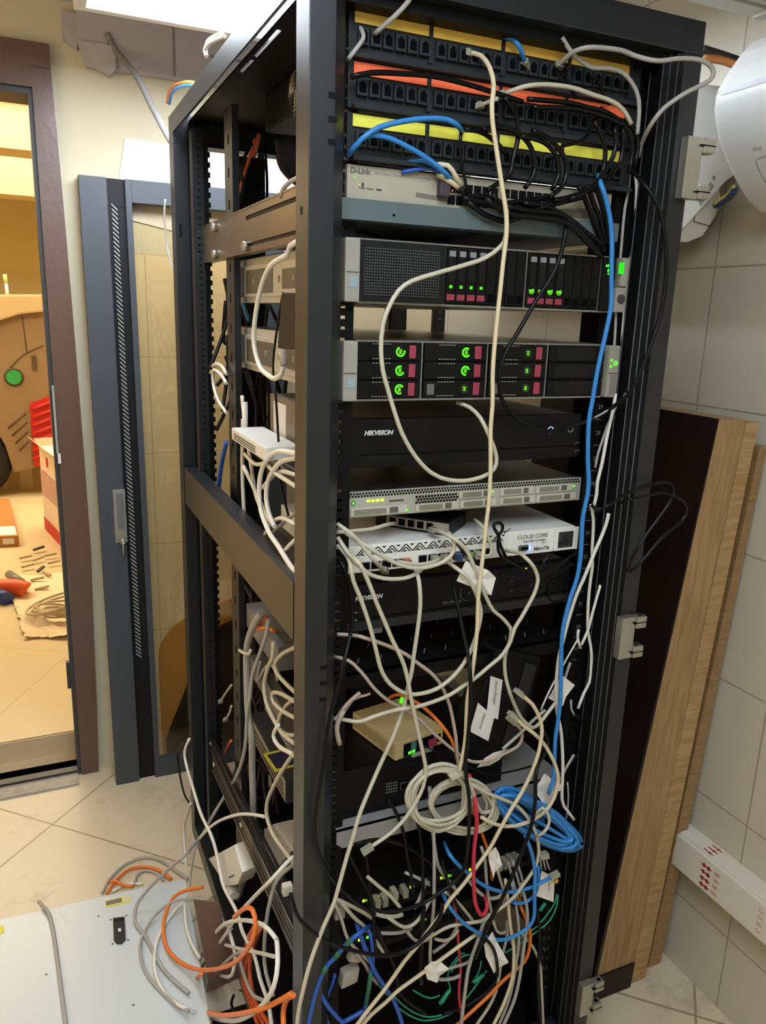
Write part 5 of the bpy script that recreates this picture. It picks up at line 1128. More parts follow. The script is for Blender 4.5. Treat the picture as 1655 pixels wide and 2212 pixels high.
cable('dim pale cable over the beige box to the plug beside the paper labels', 'pink', .0029, [(722, 1418, .0), (753, 1427), (772, 1443), (789, 1462), (805, 1483), (823, 1501), (843, 1516), (867, 1528), (905, 1552), (928, 1576), (954, 1599), (983, 1623), (1013, 1643), (1034, 1646), (1053, 1643), (1074, 1634), (1096, 1625), (1118, 1612), (1127, 1598), (1128, 1583), (1120, 1569), (1109, 1560)], -.022, plug1=True)
cable('straight translucent strap slanting below the paper labels', G_, .0028, [(1178, 1534), (1152, 1556), (1125, 1583), (1103, 1603), (1086, 1618)], -.03, name='cable_strap', cat='strap')
cable('cream cable from a loose plug curving round to the lower coil', 'cream', .0034, [(1112, 1550), (1134, 1570), (1152, 1583), (1172, 1603), (1188, 1628), (1201, 1656), (1206, 1684), (1198, 1720), (1185, 1744), (1166, 1762), (1137, 1777), (1111, 1784), (1085, 1784), (1061, 1777), (1040, 1765)], -.052, plug0=True)
cable('cream cable from the upper loose plug slanting down across everything to lower left', 'cream', .0034, [(1126, 1501), (1149, 1520), (1161, 1540), (1168, 1558), (1171, 1578), (1168, 1603), (1163, 1628), (1148, 1670), (1127, 1712), (1105, 1747), (1081, 1790), (1059, 1831), (1029, 1873), (998, 1914), (974, 1941), (951, 1977), (931, 2003), (896, 2050), (875, 2075), (842, 2122), (826, 2144), (797, 2180), (765, 2222)], -.062, plug0=True)
cable('second cream cable parallel to the slanting one, at the bottom', 'cream', .0034, [(1030, 2017), (1002, 2037), (974, 2057), (940, 2082), (900, 2111), (876, 2128), (855, 2144), (835, 2164), (799, 2195), (775, 2225)], -.05)
cable('pale cable with the bend right of the small switch on the router', B, .003, [(1025, 1122, .03), (1043, 1138), (1054, 1160), (1062, 1187), (1056, 1201), (1032, 1198, .01)], -.005)
cable('thin black cord lying on top of the white router', K, .0016, [(1089, 1151, .02), (1116, 1136, .06), (1154, 1118, .12), (1172, 1122, .12), (1210, 1125, .12)], name='cord', cat='cord')
cable('black cord tied in a bow in front of the white router', K, .0028, [(1086, 1206, .0), (1077, 1190), (1076, 1170), (1078, 1158), (1068, 1142), (1068, 1132), (1078, 1129), (1086, 1136), (1084, 1148), (1077, 1158), (1082, 1180), (1094, 1206, .0)], -.012, name='cord', cat='cord')
cable('black cord from the bow drooping right to the rail, uppermost', 'gloss', .0022, [(1086, 1205), (1107, 1218), (1134, 1231), (1152, 1238), (1179, 1238), (1207, 1223), (1234, 1201), (1256, 1190)], -.012, 'black leads under the white router', name='power_cable')
cable('black lead under the router, flat run along the recorder front', 'gloss', .0022, [(1085, 1244), (1098, 1247), (1125, 1248), (1161, 1247), (1198, 1240), (1245, 1215)], -.008, 'black leads under the white router', name='power_cable')
cable('black lead under the router dipping lowest and rising right', 'gloss', .0022, [(1068, 1236), (1085, 1250), (1107, 1267), (1130, 1276), (1149, 1263), (1163, 1238), (1176, 1212), (1190, 1200)], -.014, 'black leads under the white router', name='power_cable')
cable('black lead emerging from the router ports past the white tag', K, .003, [(985, 1168, .0), (1000, 1190), (1020, 1206), (1045, 1228), (1075, 1248)], -.016, 'black leads under the white router', name='power_cable')
cable('black cable down the left post in front of the lower recorder', 'gloss', .0030, [(729, 1200, -.01), (743, 1227), (753, 1258), (760, 1300), (761, 1335), (758, 1366), (747, 1414, -.05), (736, 1459, -.058), (721, 1517, -.060), (710, 1562, -.062), (700, 1640, -.064), (692, 1690, -.064), (683, 1749, -.064), (680, 1794, -.064), (687, 1839, -.064), (703, 1876, -.06), (725, 1908, -.05), (765, 1945, -.045), (810, 1975, -.04)], -.03, name='power_cable')
cable('black cable hanging down the middle past the coil', K, .0033, [(978, 1260, .0), (991, 1317, -.02), (1000, 1363, -.035), (1012, 1420, -.055), (1016, 1456), (1017, 1507), (1014, 1561), (1009, 1616), (1005, 1652), (1009, 1690), (1014, 1727), (1014, 1770), (1011, 1825), (1003, 1875), (985, 1901), (955, 1925), (915, 1950), (870, 1965), (820, 1968), (800, 1960)], -.068, name='power_cable')
cable('black cable hanging right of the coil over the blue bundle', K, .0036, [(1150, 1560, -.02), (1178, 1585, -.035), (1184, 1615, -.045), (1165, 1645, -.06), (1157, 1680), (1157, 1716), (1153, 1760), (1144, 1797), (1131, 1831), (1116, 1870), (1100, 1907), (1083, 1945), (1065, 1977), (1050, 2010), (1040, 2035), (1026, 2070)], -.075, name='power_cable')
cable('thin glossy black cable arcing behind the strap to the right', 'gloss', .002, [(1009, 1655), (1060, 1672), (1110, 1665), (1148, 1655)], -.01, name='power_cable')
cable('thin black lead slanting from the beige box to the right', 'gloss', .0018, [(918, 1612, .01), (940, 1622), (965, 1636), (990, 1650)], -.004, name='power_cable')
# --- coil, bundle
def coil(label, col, r, c, ax1, ax2, turns, y, spread, name='cable_coil', seed=3, tail0=(), tail1=(), dy=.006, minmaj=.9):
    """a cable wound in flat loops: every turn has its own width, length and centre"""
    rr = random.Random(seed); T = []
    for j in range(turns + 1): T.append((minmaj + (1.04 - minmaj) * rr.random(), 1 - spread * rr.random(), (rr.random() - .5) * spread * .7, (rr.random() - .5) * .10, y - dy * rr.random() * 2.2))
    pts = [P3(p, ('Y', y)) for p in tail0]; n = turns * 12
    for i in range(n + 1):
        j, k = min(i // 12, turns - 1), (i % 12) / 12 if i < n else 1.0
        m = [T[j][q] * (1 - k) + T[j + 1][q] * k for q in range(5)]
        t = 2 * PI * i / 12
        u_, v_ = math.cos(t) * m[0] + m[3], math.sin(t) * m[1] + m[2]
        pts.append(at(c[0] + ax1[0] * u_ + ax2[0] * v_, c[1] + ax1[1] * u_ + ax2[1] * v_, 'Y', m[4] + .003 * math.sin(i * 1.7)))
    pts += [P3(p, ('Y', y)) for p in tail1]
    return MB().tube(spline(pts, .01), r, 8).build(name, CC[col], None, label, 'cable')
co = coil('coiled beige cable tied with a strap, in front of the black device', B, .0033, (950, 1722), (72, -4), (-2, 77), 8, -.040, .30, seed=2, tail1=((1040, 1755), (1063, 1750)), minmaj=.72)
co2 = coil('looser beige loops overlapping the tied coil on its right', B, .0031, (1000, 1742), (70, 22), (-20, 54), 5, -.030, .5, seed=5, minmaj=.7)
tq = [at(*p, 'Y', -.062) for p in ((974, 1680), (1000, 1668), (1003, 1674), (977, 1687))]
MB().hexa(tq, [v + Vector((0, .016, 0)) for v in tq]).build('strap', CC['beige'], co)
bl = coil('hank of bright blue cable folded in long loops at lower right', 'blue', .0036, (1163, 1772), (88, 54), (-20, 30), 12, -.030, .72, seed=7, name='cable_bundle', tail0=((1062, 1716), (1075, 1724)), dy=.013, minmaj=.78)
bl2 = coil('second blue hank behind the first, looped up at its left end', 'blue', .0036, (1122, 1742), (50, 34), (-18, 24), 6, -.016, .7, seed=11, name='cable_bundle')
cable('beige cable round the waist of the blue hank', B, .0028, [(1150, 1768, -.055), (1172, 1745), (1186, 1765), (1184, 1785), (1172, 1800), (1160, 1806, -.06)], -.072)
cable('long pale cable from the coil round to the lower ports', B, .0031, [(1018, 1694), (1050, 1712), (1083, 1725), (1116, 1740), (1137, 1762), (1152, 1785), (1160, 1808), (1164, 1835), (1161, 1860), (1150, 1884), (1127, 1916), (1112, 1936), (1083, 1961), (1058, 1977), (1038, 1990), (1002, 1995), (971, 2001), (947, 2013), (920, 2028), (905, 2038)], -.052)
cable('pair-side pale cable hanging from the coil down its left', G_, .0033, [(928, 1700), (930, 1749), (934, 1792), (940, 1836), (946, 1868), (959, 1890), (977, 1912), (990, 1930)], -.03)
cable('grey cable hanging beside the coil, straight to the tag at bottom', G_, .0030, [(937, 1790), (938, 1850), (938, 1915), (937, 1960), (932, 2010), (929, 2060), (930, 2092)], -.048)
# reds, oranges, blues
cable('bright red cable hanging below the coil, hooked at its end', 'red', .0036, [(1012, 1672, -.03), (1020, 1694, -.04), (1029, 1749), (1029, 1792), (1024, 1836), (1023, 1879), (1024, 1925), (1027, 1950), (1033, 1967), (1041, 1977), (1050, 1968), (1052, 1952), (1046, 1934, -.03)], -.064)
cable('dark red cable low behind the tangle', 'red', .0029, [(971, 1923), (982, 1954), (988, 2000), (991, 2050), (995, 2093), (992, 2130), (992, 2157), (995, 2180), (1000, 2214)], -.02)
cable('orange cable arching from behind the beige box down past the coil', 'orange', .0031, [(841, 1508, .12), (854, 1501, .10), (872, 1503, .08), (898, 1516, .05), (918, 1530, .02), (939, 1550, -.005), (957, 1570), (972, 1592), (981, 1612), (990, 1650), (1005, 1705), (1020, 1745), (1035, 1784), (1046, 1814), (1055, 1840), (1061, 1870), (1063, 1900, .0)], -.02)
cable('orange cable curving at lower right down to the bottom edge', 'orange', .0035, [(1122, 1935, -.005), (1125, 1957), (1136, 1984), (1145, 2013), (1145, 2039), (1139, 2066), (1125, 2086), (1101, 2106), (1079, 2126), (1056, 2151), (1029, 2176), (985, 2216)], -.03)
cable('blue cable from the bundle, hanging in a deep curve to the left', 'blue', .0035, [(1128, 1788, -.03), (1140, 1818), (1150, 1847), (1156, 1886), (1155, 1912), (1155, 1948), (1154, 1979), (1145, 1999), (1125, 2015), (1098, 2028), (1074, 2030), (1050, 2024), (1029, 2013), (1003, 1995), (983, 1974), (967, 1952), (956, 1928, -.02)], -.058)
cable('blue cable running right to a loose clear plug under the bundle', 'blue', .0034, [(960, 1820, -.005), (972, 1847), (992, 1870), (1011, 1886), (1033, 1905), (1061, 1920), (1094, 1927), (1127, 1923), (1159, 1912), (1192, 1894)], -.05, plug1=True)
cable('short blue cable joining the hanging one at mid height', 'blue', .0033, [(1100, 1945, -.02), (1109, 1950), (1128, 1951), (1150, 1939), (1163, 1910), (1163, 1870)], -.042)
dg_ = 'deep blue cables at the bottom left of the rack'
g1_ = cable('deep blue cable with green tape, leaving at the far lower left', 'deep', .0040, [(800, 2000, -.01), (780, 2013), (757, 2032), (742, 2046), (728, 2064), (710, 2082), (699, 2099), (692, 2115), (683, 2140), (674, 2175), (665, 2220)], -.05, dg_)
GT = mat('green_tape', (44, 104, 74), .5)
for a, b in (((768, 2022), (748, 2040)), ((734, 2056), (722, 2070)), ((706, 2087), (697, 2103))): MB().tube([at(*a, 'Y', -.05), at(*b, 'Y', -.05)], .0046, 10).build('tape_wrap', GT, g1_)
cable('deep blue cable branching below the green tape toward the middle', 'deep', .0038, [(692, 2118), (690, 2137), (699, 2159), (715, 2182), (745, 2215)], -.045, dg_)
cable('deep blue cable slanting right across the bottom left corner', 'deep', .0040, [(770, 1994, -.01), (779, 2021), (788, 2046), (799, 2072), (811, 2101), (829, 2128), (848, 2157), (860, 2184), (870, 2216)], -.04, dg_)
g4_ = cable('deep blue cable with a long green wrap, hanging straight', 'deep', .0036, [(799, 2015), (804, 2043), (806, 2075), (802, 2102), (797, 2133), (790, 2171), (788, 2216)], -.034, dg_)
MB().tube([at(802, 2100, 'Y', -.034), at(797, 2133, 'Y', -.034), at(791, 2168, 'Y', -.034)], .0041, 10).build('tape_wrap', GT, g4_)
cable('deep blue cable lying crosswise at the very bottom', 'deep', .0042, [(741, 2208), (766, 2195), (786, 2184), (798, 2186)], -.03, dg_)
cable('deep blue cable inside, behind the others at the bottom left', 'deep', .003, [(712, 2216), (700, 2175), (716, 2130), (724, 2105)], -.005, dg_)
# teal fibre
tg = 'thin teal fibre cables low in the rack'
for lb, pts, y in (
 ('teal fibre hanging under the right paper tag, outer strand', [(1205, 1934), (1203, 1957), (1188, 1988), (1168, 2006), (1150, 2019), (1120, 2040), (1092, 2058)], -.012),
 ('teal fibre hanging under the right paper tag, inner strand', [(1203, 1932), (1199, 1950), (1180, 1978), (1162, 1999), (1145, 2012), (1118, 2030)], -.016),
 ('teal fibre loop left of the dark red cable', [(1008, 2064), (998, 2059), (982, 2075), (971, 2093), (967, 2115), (973, 2138), (955, 2168)], -.014),
 ('teal fibre behind the leaning tag, steep strand', [(1040, 2075), (1036, 2095), (1027, 2113), (1020, 2122)], -.008),
 ('teal fibre behind the leaning tag, long strand', [(1052, 2096), (1040, 2112), (1021, 2139), (1005, 2160)], -.012),
 ('teal fibre sweeping along the bottom edge', [(858, 2175), (884, 2193), (911, 2204), (934, 2203), (960, 2196), (985, 2183)], -.012),
 ('second teal fibre sweeping along the bottom edge, just above', [(850, 2150), (872, 2172), (900, 2190), (930, 2197), (955, 2192)], -.016),
 ('teal fibre left of the orange curve at the bottom', [(893, 2139), (913, 2151), (932, 2156), (950, 2150)], -.01),
 ('teal fibre near the cream cables, thin slanting strand', [(806, 2112), (822, 2132), (836, 2150)], -.02),
 ('teal fibre curl above the dark red cable', [(975, 2100), (985, 2078), (1000, 2066), (1015, 2062)], -.02)):
    cable(lb, 'teal', .0016, pts, y, tg, name='fibre_cable')
for (a, b), lb in ((((950, 2168), (972, 2138)), 'teal fibre connector below the loop by the dark red cable'), (((1022, 2122), (1045, 2105)), 'teal fibre connector behind the leaning tag'), (((1166, 1967), (1178, 1950)), 'teal fibre connector under the right paper tag')):
    MB().tube([at(*a, 'Y', -.012), at(*b, 'Y', -.012)], .0038, 6).build('fibre_connector', CC['teal'], None, lb, 'connector', 'teal fibre connectors')
# tangle at the bottom
wg = 'pale cables in the tangle at the bottom of the rack'
TL = [
 ('pale cable in the bottom tangle, leftmost of three long drops at right', 'cream', [(1092, 1900), (1096, 1934), (1099, 1966), (1103, 2003), (1109, 2039), (1110, 2075), (1107, 2111), (1096, 2148), (1083, 2180), (1064, 2218)], -.045, .0033),
 ('pale cable in the bottom tangle, middle of three long drops at right', G_, [(1106, 1905), (1112, 1941), (1119, 1984), (1121, 2030), (1116, 2075), (1107, 2130), (1094, 2175), (1076, 2218)], -.036, .003),
 ('pale cable in the bottom tangle, rightmost of three long drops', G_, [(1125, 1910), (1134, 1939), (1139, 1966), (1139, 1994), (1134, 2030), (1128, 2075), (1121, 2120), (1109, 2166), (1086, 2218)], -.042, .0033),
 ('grey cable dropping straight to the bottom left of the orange curve', G_, [(1058, 1975), (1045, 1992), (1036, 2021), (1023, 2057), (1012, 2093), (1005, 2139), (996, 2216)], -.05, .0034),
 ('pale cable bending right then straight down by the right rail', B, [(1128, 2015), (1138, 2030), (1150, 2043), (1161, 2066), (1168, 2093), (1170, 2130), (1174, 2216)], -.02, .0028),
 ('pale cable falling through the middle above the leaning tag', G_, [(1040, 1830), (1048, 1857), (1050, 1890), (1055, 1938), (1060, 1962), (1064, 1980)], -.04, .003),
 ('pale cable sagging just right of the red hook', B, [(1015, 1905), (1027, 1919), (1043, 1934), (1065, 1941), (1083, 1934), (1092, 1918)], -.034, .0034),
 ('pale cable slanting left of the red hook', B, [(960, 1925), (978, 1939), (996, 1957), (1011, 1975), (1025, 1993)], -.032, .003),
 ('pale cable slanting from the left switch lights, upper', B, [(726, 1942), (757, 1956), (788, 1973), (805, 1985)], -.02, .0034),
 ('pale cable slanting from the left switch lights, lower', B, [(738, 1950), (764, 1981), (790, 2004), (810, 2030), (830, 2060)], -.022, .0034),
 ('pale cable hanging down the inside of the left post', B, [(722, 1950), (737, 1983), (746, 2015), (757, 2037), (775, 2055), (800, 2080)], -.016, .0030),
 ('short thick pale cable under the left switch ports', B, [(806, 1972), (829, 1979), (853, 1980), (870, 1975)], -.016, .0038),
 ('pale cable sagging in the middle of the left switch', B, [(838, 1981), (857, 1995), (875, 2003), (893, 1997), (907, 1983), (920, 1961), (932, 1940)], -.026, .0034),
 ('pale cable sagging a little lower under the left switch', G_, [(820, 2016), (844, 2016), (866, 2014), (890, 2005)], -.018, .0032),
 ('short pale cable curving right below the left switch', 'pink', [(880, 2012), (893, 2028), (906, 2033), (925, 2030)], -.02, .0032),
 ('pale cable coming out between the lower switches at left', B, [(794, 1894), (821, 1917), (845, 1937), (866, 1962)], -.03, .0033),
 ('short grey cable at the middle of the upper switch lights', G_, [(876, 1885), (895, 1893), (914, 1902), (928, 1912)], -.02, .0030),
 ('grey cable bending down at the middle switch ports', G_, [(920, 1900), (915, 1920), (905, 1945), (895, 1962)], -.014, .0034),
 ('pale cable in the port row beside the orange cable', B, [(1075, 1880), (1082, 1905), (1090, 1930), (1087, 1950)], -.012, .003),
 ('grey cable in the port row under the right lights, first', G_, [(1098, 1862), (1104, 1885), (1112, 1915), (1120, 1945)], -.012, .0026),
 ('grey cable in the port row under the right lights, second', G_, [(1108, 1860), (1115, 1885), (1122, 1912), (1126, 1935)], -.016, .0026),
 ('grey cable in the port row under the right lights, third', G_, [(1120, 1872), (1126, 1890), (1130, 1910)], -.016, .0026),
 ('pale cable curl behind the leaning paper tag', B, [(1066, 1990), (1072, 2008), (1082, 2016), (1094, 2010), (1096, 1990)], -.018, .003),
 ('pale cable dropping behind the blue curve at right', G_, [(1100, 1990), (1096, 2020), (1090, 2045), (1086, 2060)], -.03, .0028),
 ('grey cable curving from the bottom tag to the right', G_, [(935, 2112), (955, 2116), (980, 2113), (995, 2106)], -.022, .0034),
 ('pale cable passing behind the bottom tag to the right', G_, [(970, 2092), (990, 2086), (1012, 2078), (1030, 2055), (1042, 2035)], -.024, .003),
 ('pale cable arc from the bottom tag upward right', G_, [(935, 2058), (960, 2040), (978, 2020), (988, 2000)], -.026, .0032),
 ('pale cable arc just under the long one at the middle', B, [(940, 2028), (960, 2032), (978, 2024), (990, 2008)], -.03, .003),
 ('olive pale cable leaving at the bottom centre', B, [(1082, 2080), (1078, 2110), (1072, 2140), (1056, 2175), (1028, 2216)], -.024, .0030),
 ('pale cable behind the bottom left, with a grey adaptor end', 'pink', [(770, 2060), (790, 2085), (800, 2105), (815, 2125)], -.02, .0030)]
for lb, c, pts, y, r in TL: cable(lb, c, r, pts, y, wg)
cable('black cable from the left post plug curving across the bottom tangle', K, .0034, [(628, 1930, -.075), (634, 1955), (641, 1975), (657, 1997), (690, 2023), (726, 2041), (762, 2053), (802, 2062), (838, 2064), (875, 2055), (902, 2039), (927, 2014), (942, 1995), (953, 1975), (956, 1950)], -.078, name='power_cable')
MB().obox(at(612, 1918, 'Y', -.07), (.016, 0, 0), (0, .012, 0), (0, 0, -.018), .003).build('power_plug', mat('pale_plug', (170, 160, 146), .5), None, 'pale plug at the left post where the black cable starts', 'plug')
kg = 'black leads in the tangle at the bottom of the rack'
for lb, pts, y in (
 ('black lead slanting from under the clear plug to the lower left', [(752, 1840), (770, 1880), (795, 1925), (806, 1960), (808, 2010), (812, 2060)], -.036),
 ('black lead slanting behind the clear plug, straight', [(790, 1850), (796, 1890), (800, 1930), (806, 1980)], -.02),
 ('black lead from the black device down to the switch, left one', [(838, 1726), (858, 1760), (872, 1800), (880, 1850), (888, 1890), (892, 1930)], -.022),
 ('black lead from the coil down to the switch, right one', [(897, 1752), (905, 1790), (912, 1840), (914, 1890), (914, 1940), (912, 1990), (915, 2020)], -.026),
 ('black lead arching from the clear plug to the right', [(765, 1825), (800, 1815), (835, 1815), (870, 1825), (905, 1845), (935, 1870), (950, 1905)], -.018),
 ('thick black lead ending in a pointed connector at the bottom tag', [(915, 1960), (912, 2010), (910, 2060), (908, 2100), (910, 2125)], -.034),
 ('black lead hanging in the middle of the tangle', [(955, 1860), (965, 1895), (975, 1930), (990, 1960), (1010, 1985)], -.042),
 ('black lead down the right rail to the bottom', [(1160, 1960), (1164, 1990), (1166, 2040), (1162, 2100), (1163, 2160), (1168, 2216)], -.03),
 ('black lead curling over the leaning tag', [(1048, 2028), (1060, 2040), (1070, 2060), (1075, 2090), (1074, 2110)], -.075),
 ('black lead running low to the left behind the orange curve', [(1074, 2115), (1050, 2145), (1020, 2165), (990, 2180), (960, 2190)], -.02),
 ('black lead low at left crossing the cream cables', [(840, 2060), (850, 2085), (858, 2120), (862, 2145), (890, 2170), (920, 2190)], -.028),
 ('black lead with two bends near the bottom left', [(812, 2000), (830, 2040), (848, 2080), (855, 2105)], -.03)):
    cable(lb, K, .0032 if 'thick' not in lb else .0045, pts, y, kg, name='power_cable')
# loose clear plugs bunch under the bundle, plugs at ports
pcb = MB(); q0_ = at(1168, 1848, 'Y', -.05)
lp_ = thing('loose_plugs', 'bunch of clear loose network plugs under the blue hank', 'plug', q0_)
MB().obox(q0_, (.020, 0, -.002), (0, .012, 0), (.002, 0, -.012), .001).build('plug_block', PLUG, lp_)
for k in range(3): MB().tube([q0_ + Vector((.004 + k * .006, .006, -.012)), q0_ + Vector((.009 + k * .009, .004, -.036 - .003 * k))], .0018, 6).build('conductor', PLUG, lp_)
MB().obox(at(1200, 1902, 'Y', -.05), (.007, 0, 0), (0, .006, 0), (0, 0, -.007)).build('yellow_contact', mat('yellow_contact', (206, 166, 50), .5), lp_)
for x, y, lb in ((1113, 1499, ''),): pass
for k, (x, y) in enumerate(((812, 1948), (828, 1944), (850, 1930), (872, 1925), (1075, 1868), (1088, 1864), (1100, 1858), (1112, 1855))):
    p = at(x, y, 'Y', .012); MB().obox(p - Vector((.005, .012, .006)), (.010, 0, 0), (0, .02, 0), (0, 0, .016), .001).build('port_plug', PLUG, None, 'clear plug in the ports of the lower black switch', 'plug', 'clear plugs in the lower switch')
# pale plugs at the bottom left
MB().obox(at(742, 2108, 'Y', -.012), (.032, 0, .005), (0, .02, 0), (-.004, 0, -.030), .005).build('power_plug', mat('pale_plug', (170, 160, 146), .5), None, 'blocky pale adaptor at the bottom left between blue cables', 'plug')
MB().obox(at(762, 2062, 'Y', -.014), (.022, 0, -.010), (0, .014, 0), (-.008, 0, -.014), .003).build('power_plug', mat('pale_plug', (170, 160, 146), .5), None, 'pale ridged plug above the blocky adaptor at bottom left', 'plug')
MB().obox(at(726, 1958, 'Y', -.01), (.018, 0, .0), (0, .012, 0), (-.001, 0, -.030), .002).build('power_plug', mat('pale_plug', (170, 160, 146), .5), None, 'pale flat plug beside the green lights at the left post', 'plug')
tie = cable('bunch of frayed pale wires left of the beige box', 'pink', .003, [(724, 1556), (735, 1540), (752, 1518), (778, 1496)], -.01)
cable('pale flat cable end dangling left of the beige box', 'pink', .0042, [(742, 1535), (730, 1560), (728, 1582), (734, 1608)], -.02)
cable('pale frayed wire fanning to the shelf edge', 'pink', .0022, [(738, 1548), (762, 1512), (790, 1502), (800, 1498)], -.004)
# --- paper tags
def ptag(label, pts, y, bend=.006, name='paper_tag', m=PAPER):
    q = [at(*p, 'Y', y) for p in pts]; n = len(q); c = sum(q, Vector()) / n
    bm = bmesh.new(); mb = MB(); mb.bm.free(); mb.bm = bm
    vs = [bm.verts.new(v + Vector((0, bend * (1 if i % 2 else -.4), 0))) for i, v in enumerate(q)]; vc = bm.verts.new(c + Vector((0, -bend * .5, 0)))
    for i in range(n): bm.faces.new((vs[i], vs[(i + 1) % n], vc))
    o = mb.build(name, m, None, label, 'tag', 'paper tags on cables'); md = o.modifiers.new('s', 'SOLIDIFY'); md.thickness = .0006
    return o
ptag('large folded white tag on cables under the white router', [(1005, 1211), (1022, 1218), (1055, 1232), (1075, 1250), (1060, 1285), (1046, 1283), (1020, 1268), (990, 1257)], -.034, .005)
ptag('white paper tag folded round cables beside the long blue cable at right', [(1216, 1460), (1245, 1482), (1222, 1504), (1219, 1528), (1210, 1522), (1187, 1510), (1192, 1494), (1206, 1472)], -.018, .004)
t_ = ptag('curled tag under the strap at the middle of the rack', [(1090, 1619), (1101, 1622), (1078, 1640), (1060, 1656), (1030, 1657), (1050, 1640), (1066, 1625)], -.012, .004)
t_ = ptag('handwritten white tag beside the blue bundle', [(1176, 1670), (1185, 1677), (1200, 1688), (1213, 1696), (1200, 1725), (1187, 1752), (1172, 1735), (1160, 1715), (1161, 1695)], -.036, .003)
tx = mat('pencil', (150, 146, 142), .8)
wl_ = MB()
for k in range(9): wl_.tube([at(1166 + k * 2.2, 1700 + k * 5, 'Y', -.0415), at(1180 + k * 2, 1694 + k * 5, 'Y', -.0415), at(1192 + k * .6, 1693 + k * 5, 'Y', -.0415)], .0005, 4)
wl_.build('handwriting', tx, t_)
ptag('white tag near the right light row, above the red hook', [(1070, 1829), (1080, 1845), (1084, 1868), (1072, 1886), (1066, 1896), (1058, 1862), (1055, 1842)], -.055, .003)
t_ = ptag('white tag with a written name under the loose plug at right', [(1170, 1880), (1182, 1888), (1198, 1896), (1198, 1951), (1182, 1943), (1161, 1938), (1166, 1900)], -.034, .003)
text('recorder', .007, at(1185, 1903, 'Y', -.040), at(1185, 1940, 'Y', -.04) - at(1185, 1903, 'Y', -.04), Vector((1, 0, 0)), tx, t_, 'handwriting')
ptag('leaning white tag over the black lead at the bottom', [(1063, 2011), (1075, 2035), (1098, 2078), (1076, 2096), (1067, 2102), (1052, 2070), (1045, 2040)], -.064, .004)
ptag('crumpled tag at the bottom centre on the grey cable', [(932, 2076), (952, 2079), (970, 2092), (952, 2112), (944, 2122), (925, 2119), (916, 2090)], -.052, .004)
ptag('small white tag edge at the right rail beside the cream cable', [(1204, 1690), (1214, 1696), (1210, 1708), (1200, 1712)], -.045, .002)

# --- left side cables
lg = 'pale cables on the left side above the mid brace'
LS = [
 ('white side cable slanting inward from the rear rail', W_, [(523, 855), (529, 913), (537, 967), (545, 1021), (553, 1070), (567, 1103), (588, 1132)], -.262, .0040),
 ('white side cable hanging straight along the rear rail', W_, [(525, 905), (524, 967), (524, 1021), (526, 1076), (529, 1124), (536, 1145)], -.268, .0040),
 ('white side cable running across under the small wifi router', W_, [(529, 981), (551, 1002), (575, 1002), (594, 1021), (634, 1047)], -.285, .0038),
 ('largest pale loop on the left side, from router to brace', W_, [(640, 980), (602, 975), (578, 991), (564, 1021), (560, 1062), (564, 1103), (581, 1149), (602, 1181), (632, 1228)], -.292, .0044),
 ('second pale loop inside the largest, on the left side', W_, [(640, 989), (608, 997), (589, 1019), (578, 1043), (575, 1076), (581, 1108), (593, 1138)], -.288, .0042),
 ('short pale side cable curling to the front post', W_, [(640, 1026), (610, 1019), (591, 1027), (567, 1054)], -.278, .0036),
 ('white side cable crossing the largest loop downward', W_, [(526, 1008), (540, 1035), (556, 1070), (572, 1105), (590, 1134)], -.276, .0042),
 ('pale side cable arch just above the brace', W_, [(636, 1131), (608, 1119), (586, 1130), (572, 1157)], -.28, .0036),
 ('pale side cable slanting low above the brace', W_, [(634, 1170), (608, 1198), (600, 1205)], -.284, .0036),
 ('pale side cable crossing low behind the loops', G_, [(634, 1112), (606, 1135), (580, 1160), (568, 1172)], -.268, .0034),
 ('white hanging cable loop beside the upper server rails', W_, [(627, 532), (621, 550), (594, 566), (578, 585), (564, 621), (553, 675), (548, 729), (553, 765), (563, 795), (581, 812), (594, 818), (608, 807), (613, 783)], -.288, .0042),
 ('white cable end bent over at the rear rail, upper', W_, [(489, 808), (480, 792), (468, 786), (459, 792), (455, 806)], -.262, .0036),
 ('white cable end bent over at the rear rail, lower', W_, [(489, 828), (478, 810), (466, 800), (460, 802), (461, 830), (470, 862), (489, 892)], -.268, .0036),
 ('grey cable bowed above the tray bracket by the front post', G_, [(606, 425), (612, 408), (625, 394), (640, 386)], -.262, .0036)]
def ext(pts):
    pts = [p for p in pts]
    def e(a, b):
        k = (658 - a[0]) / max(3, abs(a[0] - b[0])); return (658, a[1] + max(-18, min(18, (a[1] - b[1]) * k)))
    if len(pts[0]) == 2 and pts[0][0] >= 624: pts.insert(0, e(pts[0], pts[1]))
    if len(pts[-1]) == 2 and pts[-1][0] >= 624: pts.append(e(pts[-1], pts[-2]))
    return pts
for lb, c, pts, x, r in LS:
    pts = ext(pts)
    cable(lb, c, r, pts, ('X', x), lg)
p = at(612, 790, 'X', -.288); MB().tube([at(614, 790, 'X', -.288), at(610, 757, 'X', -.288)], .0058, 8).build('cable_boot', mat('grey_boot', (150, 144, 134), .5), None, 'grey ribbed boot at the end of the white hanging loop', 'plug')
cable('blue cable low at the rear rail above the mid brace', 'deep', .0052, [(489, 955), (482, 985), (476, 1020), (471, 1068)], ('X', -.262))
cable('black leads looped behind the tray bracket, first', K, .0036, [(572, 305), (560, 340), (545, 385), (528, 430), (520, 475)], ('Y', .95), 'dark leads at the upper back of the rack', name='power_cable')
cable('black leads looped behind the tray bracket, second', K, .0036, [(574, 310), (566, 345), (553, 390), (540, 430), (532, 470)], ('Y', .96), 'dark leads at the upper back of the rack', name='power_cable')
cable('black lead hanging straight at the upper back', K, .0036, [(570, 300), (574, 340), (577, 390), (577, 440)], ('Y', .95), 'dark leads at the upper back of the rack', name='power_cable')
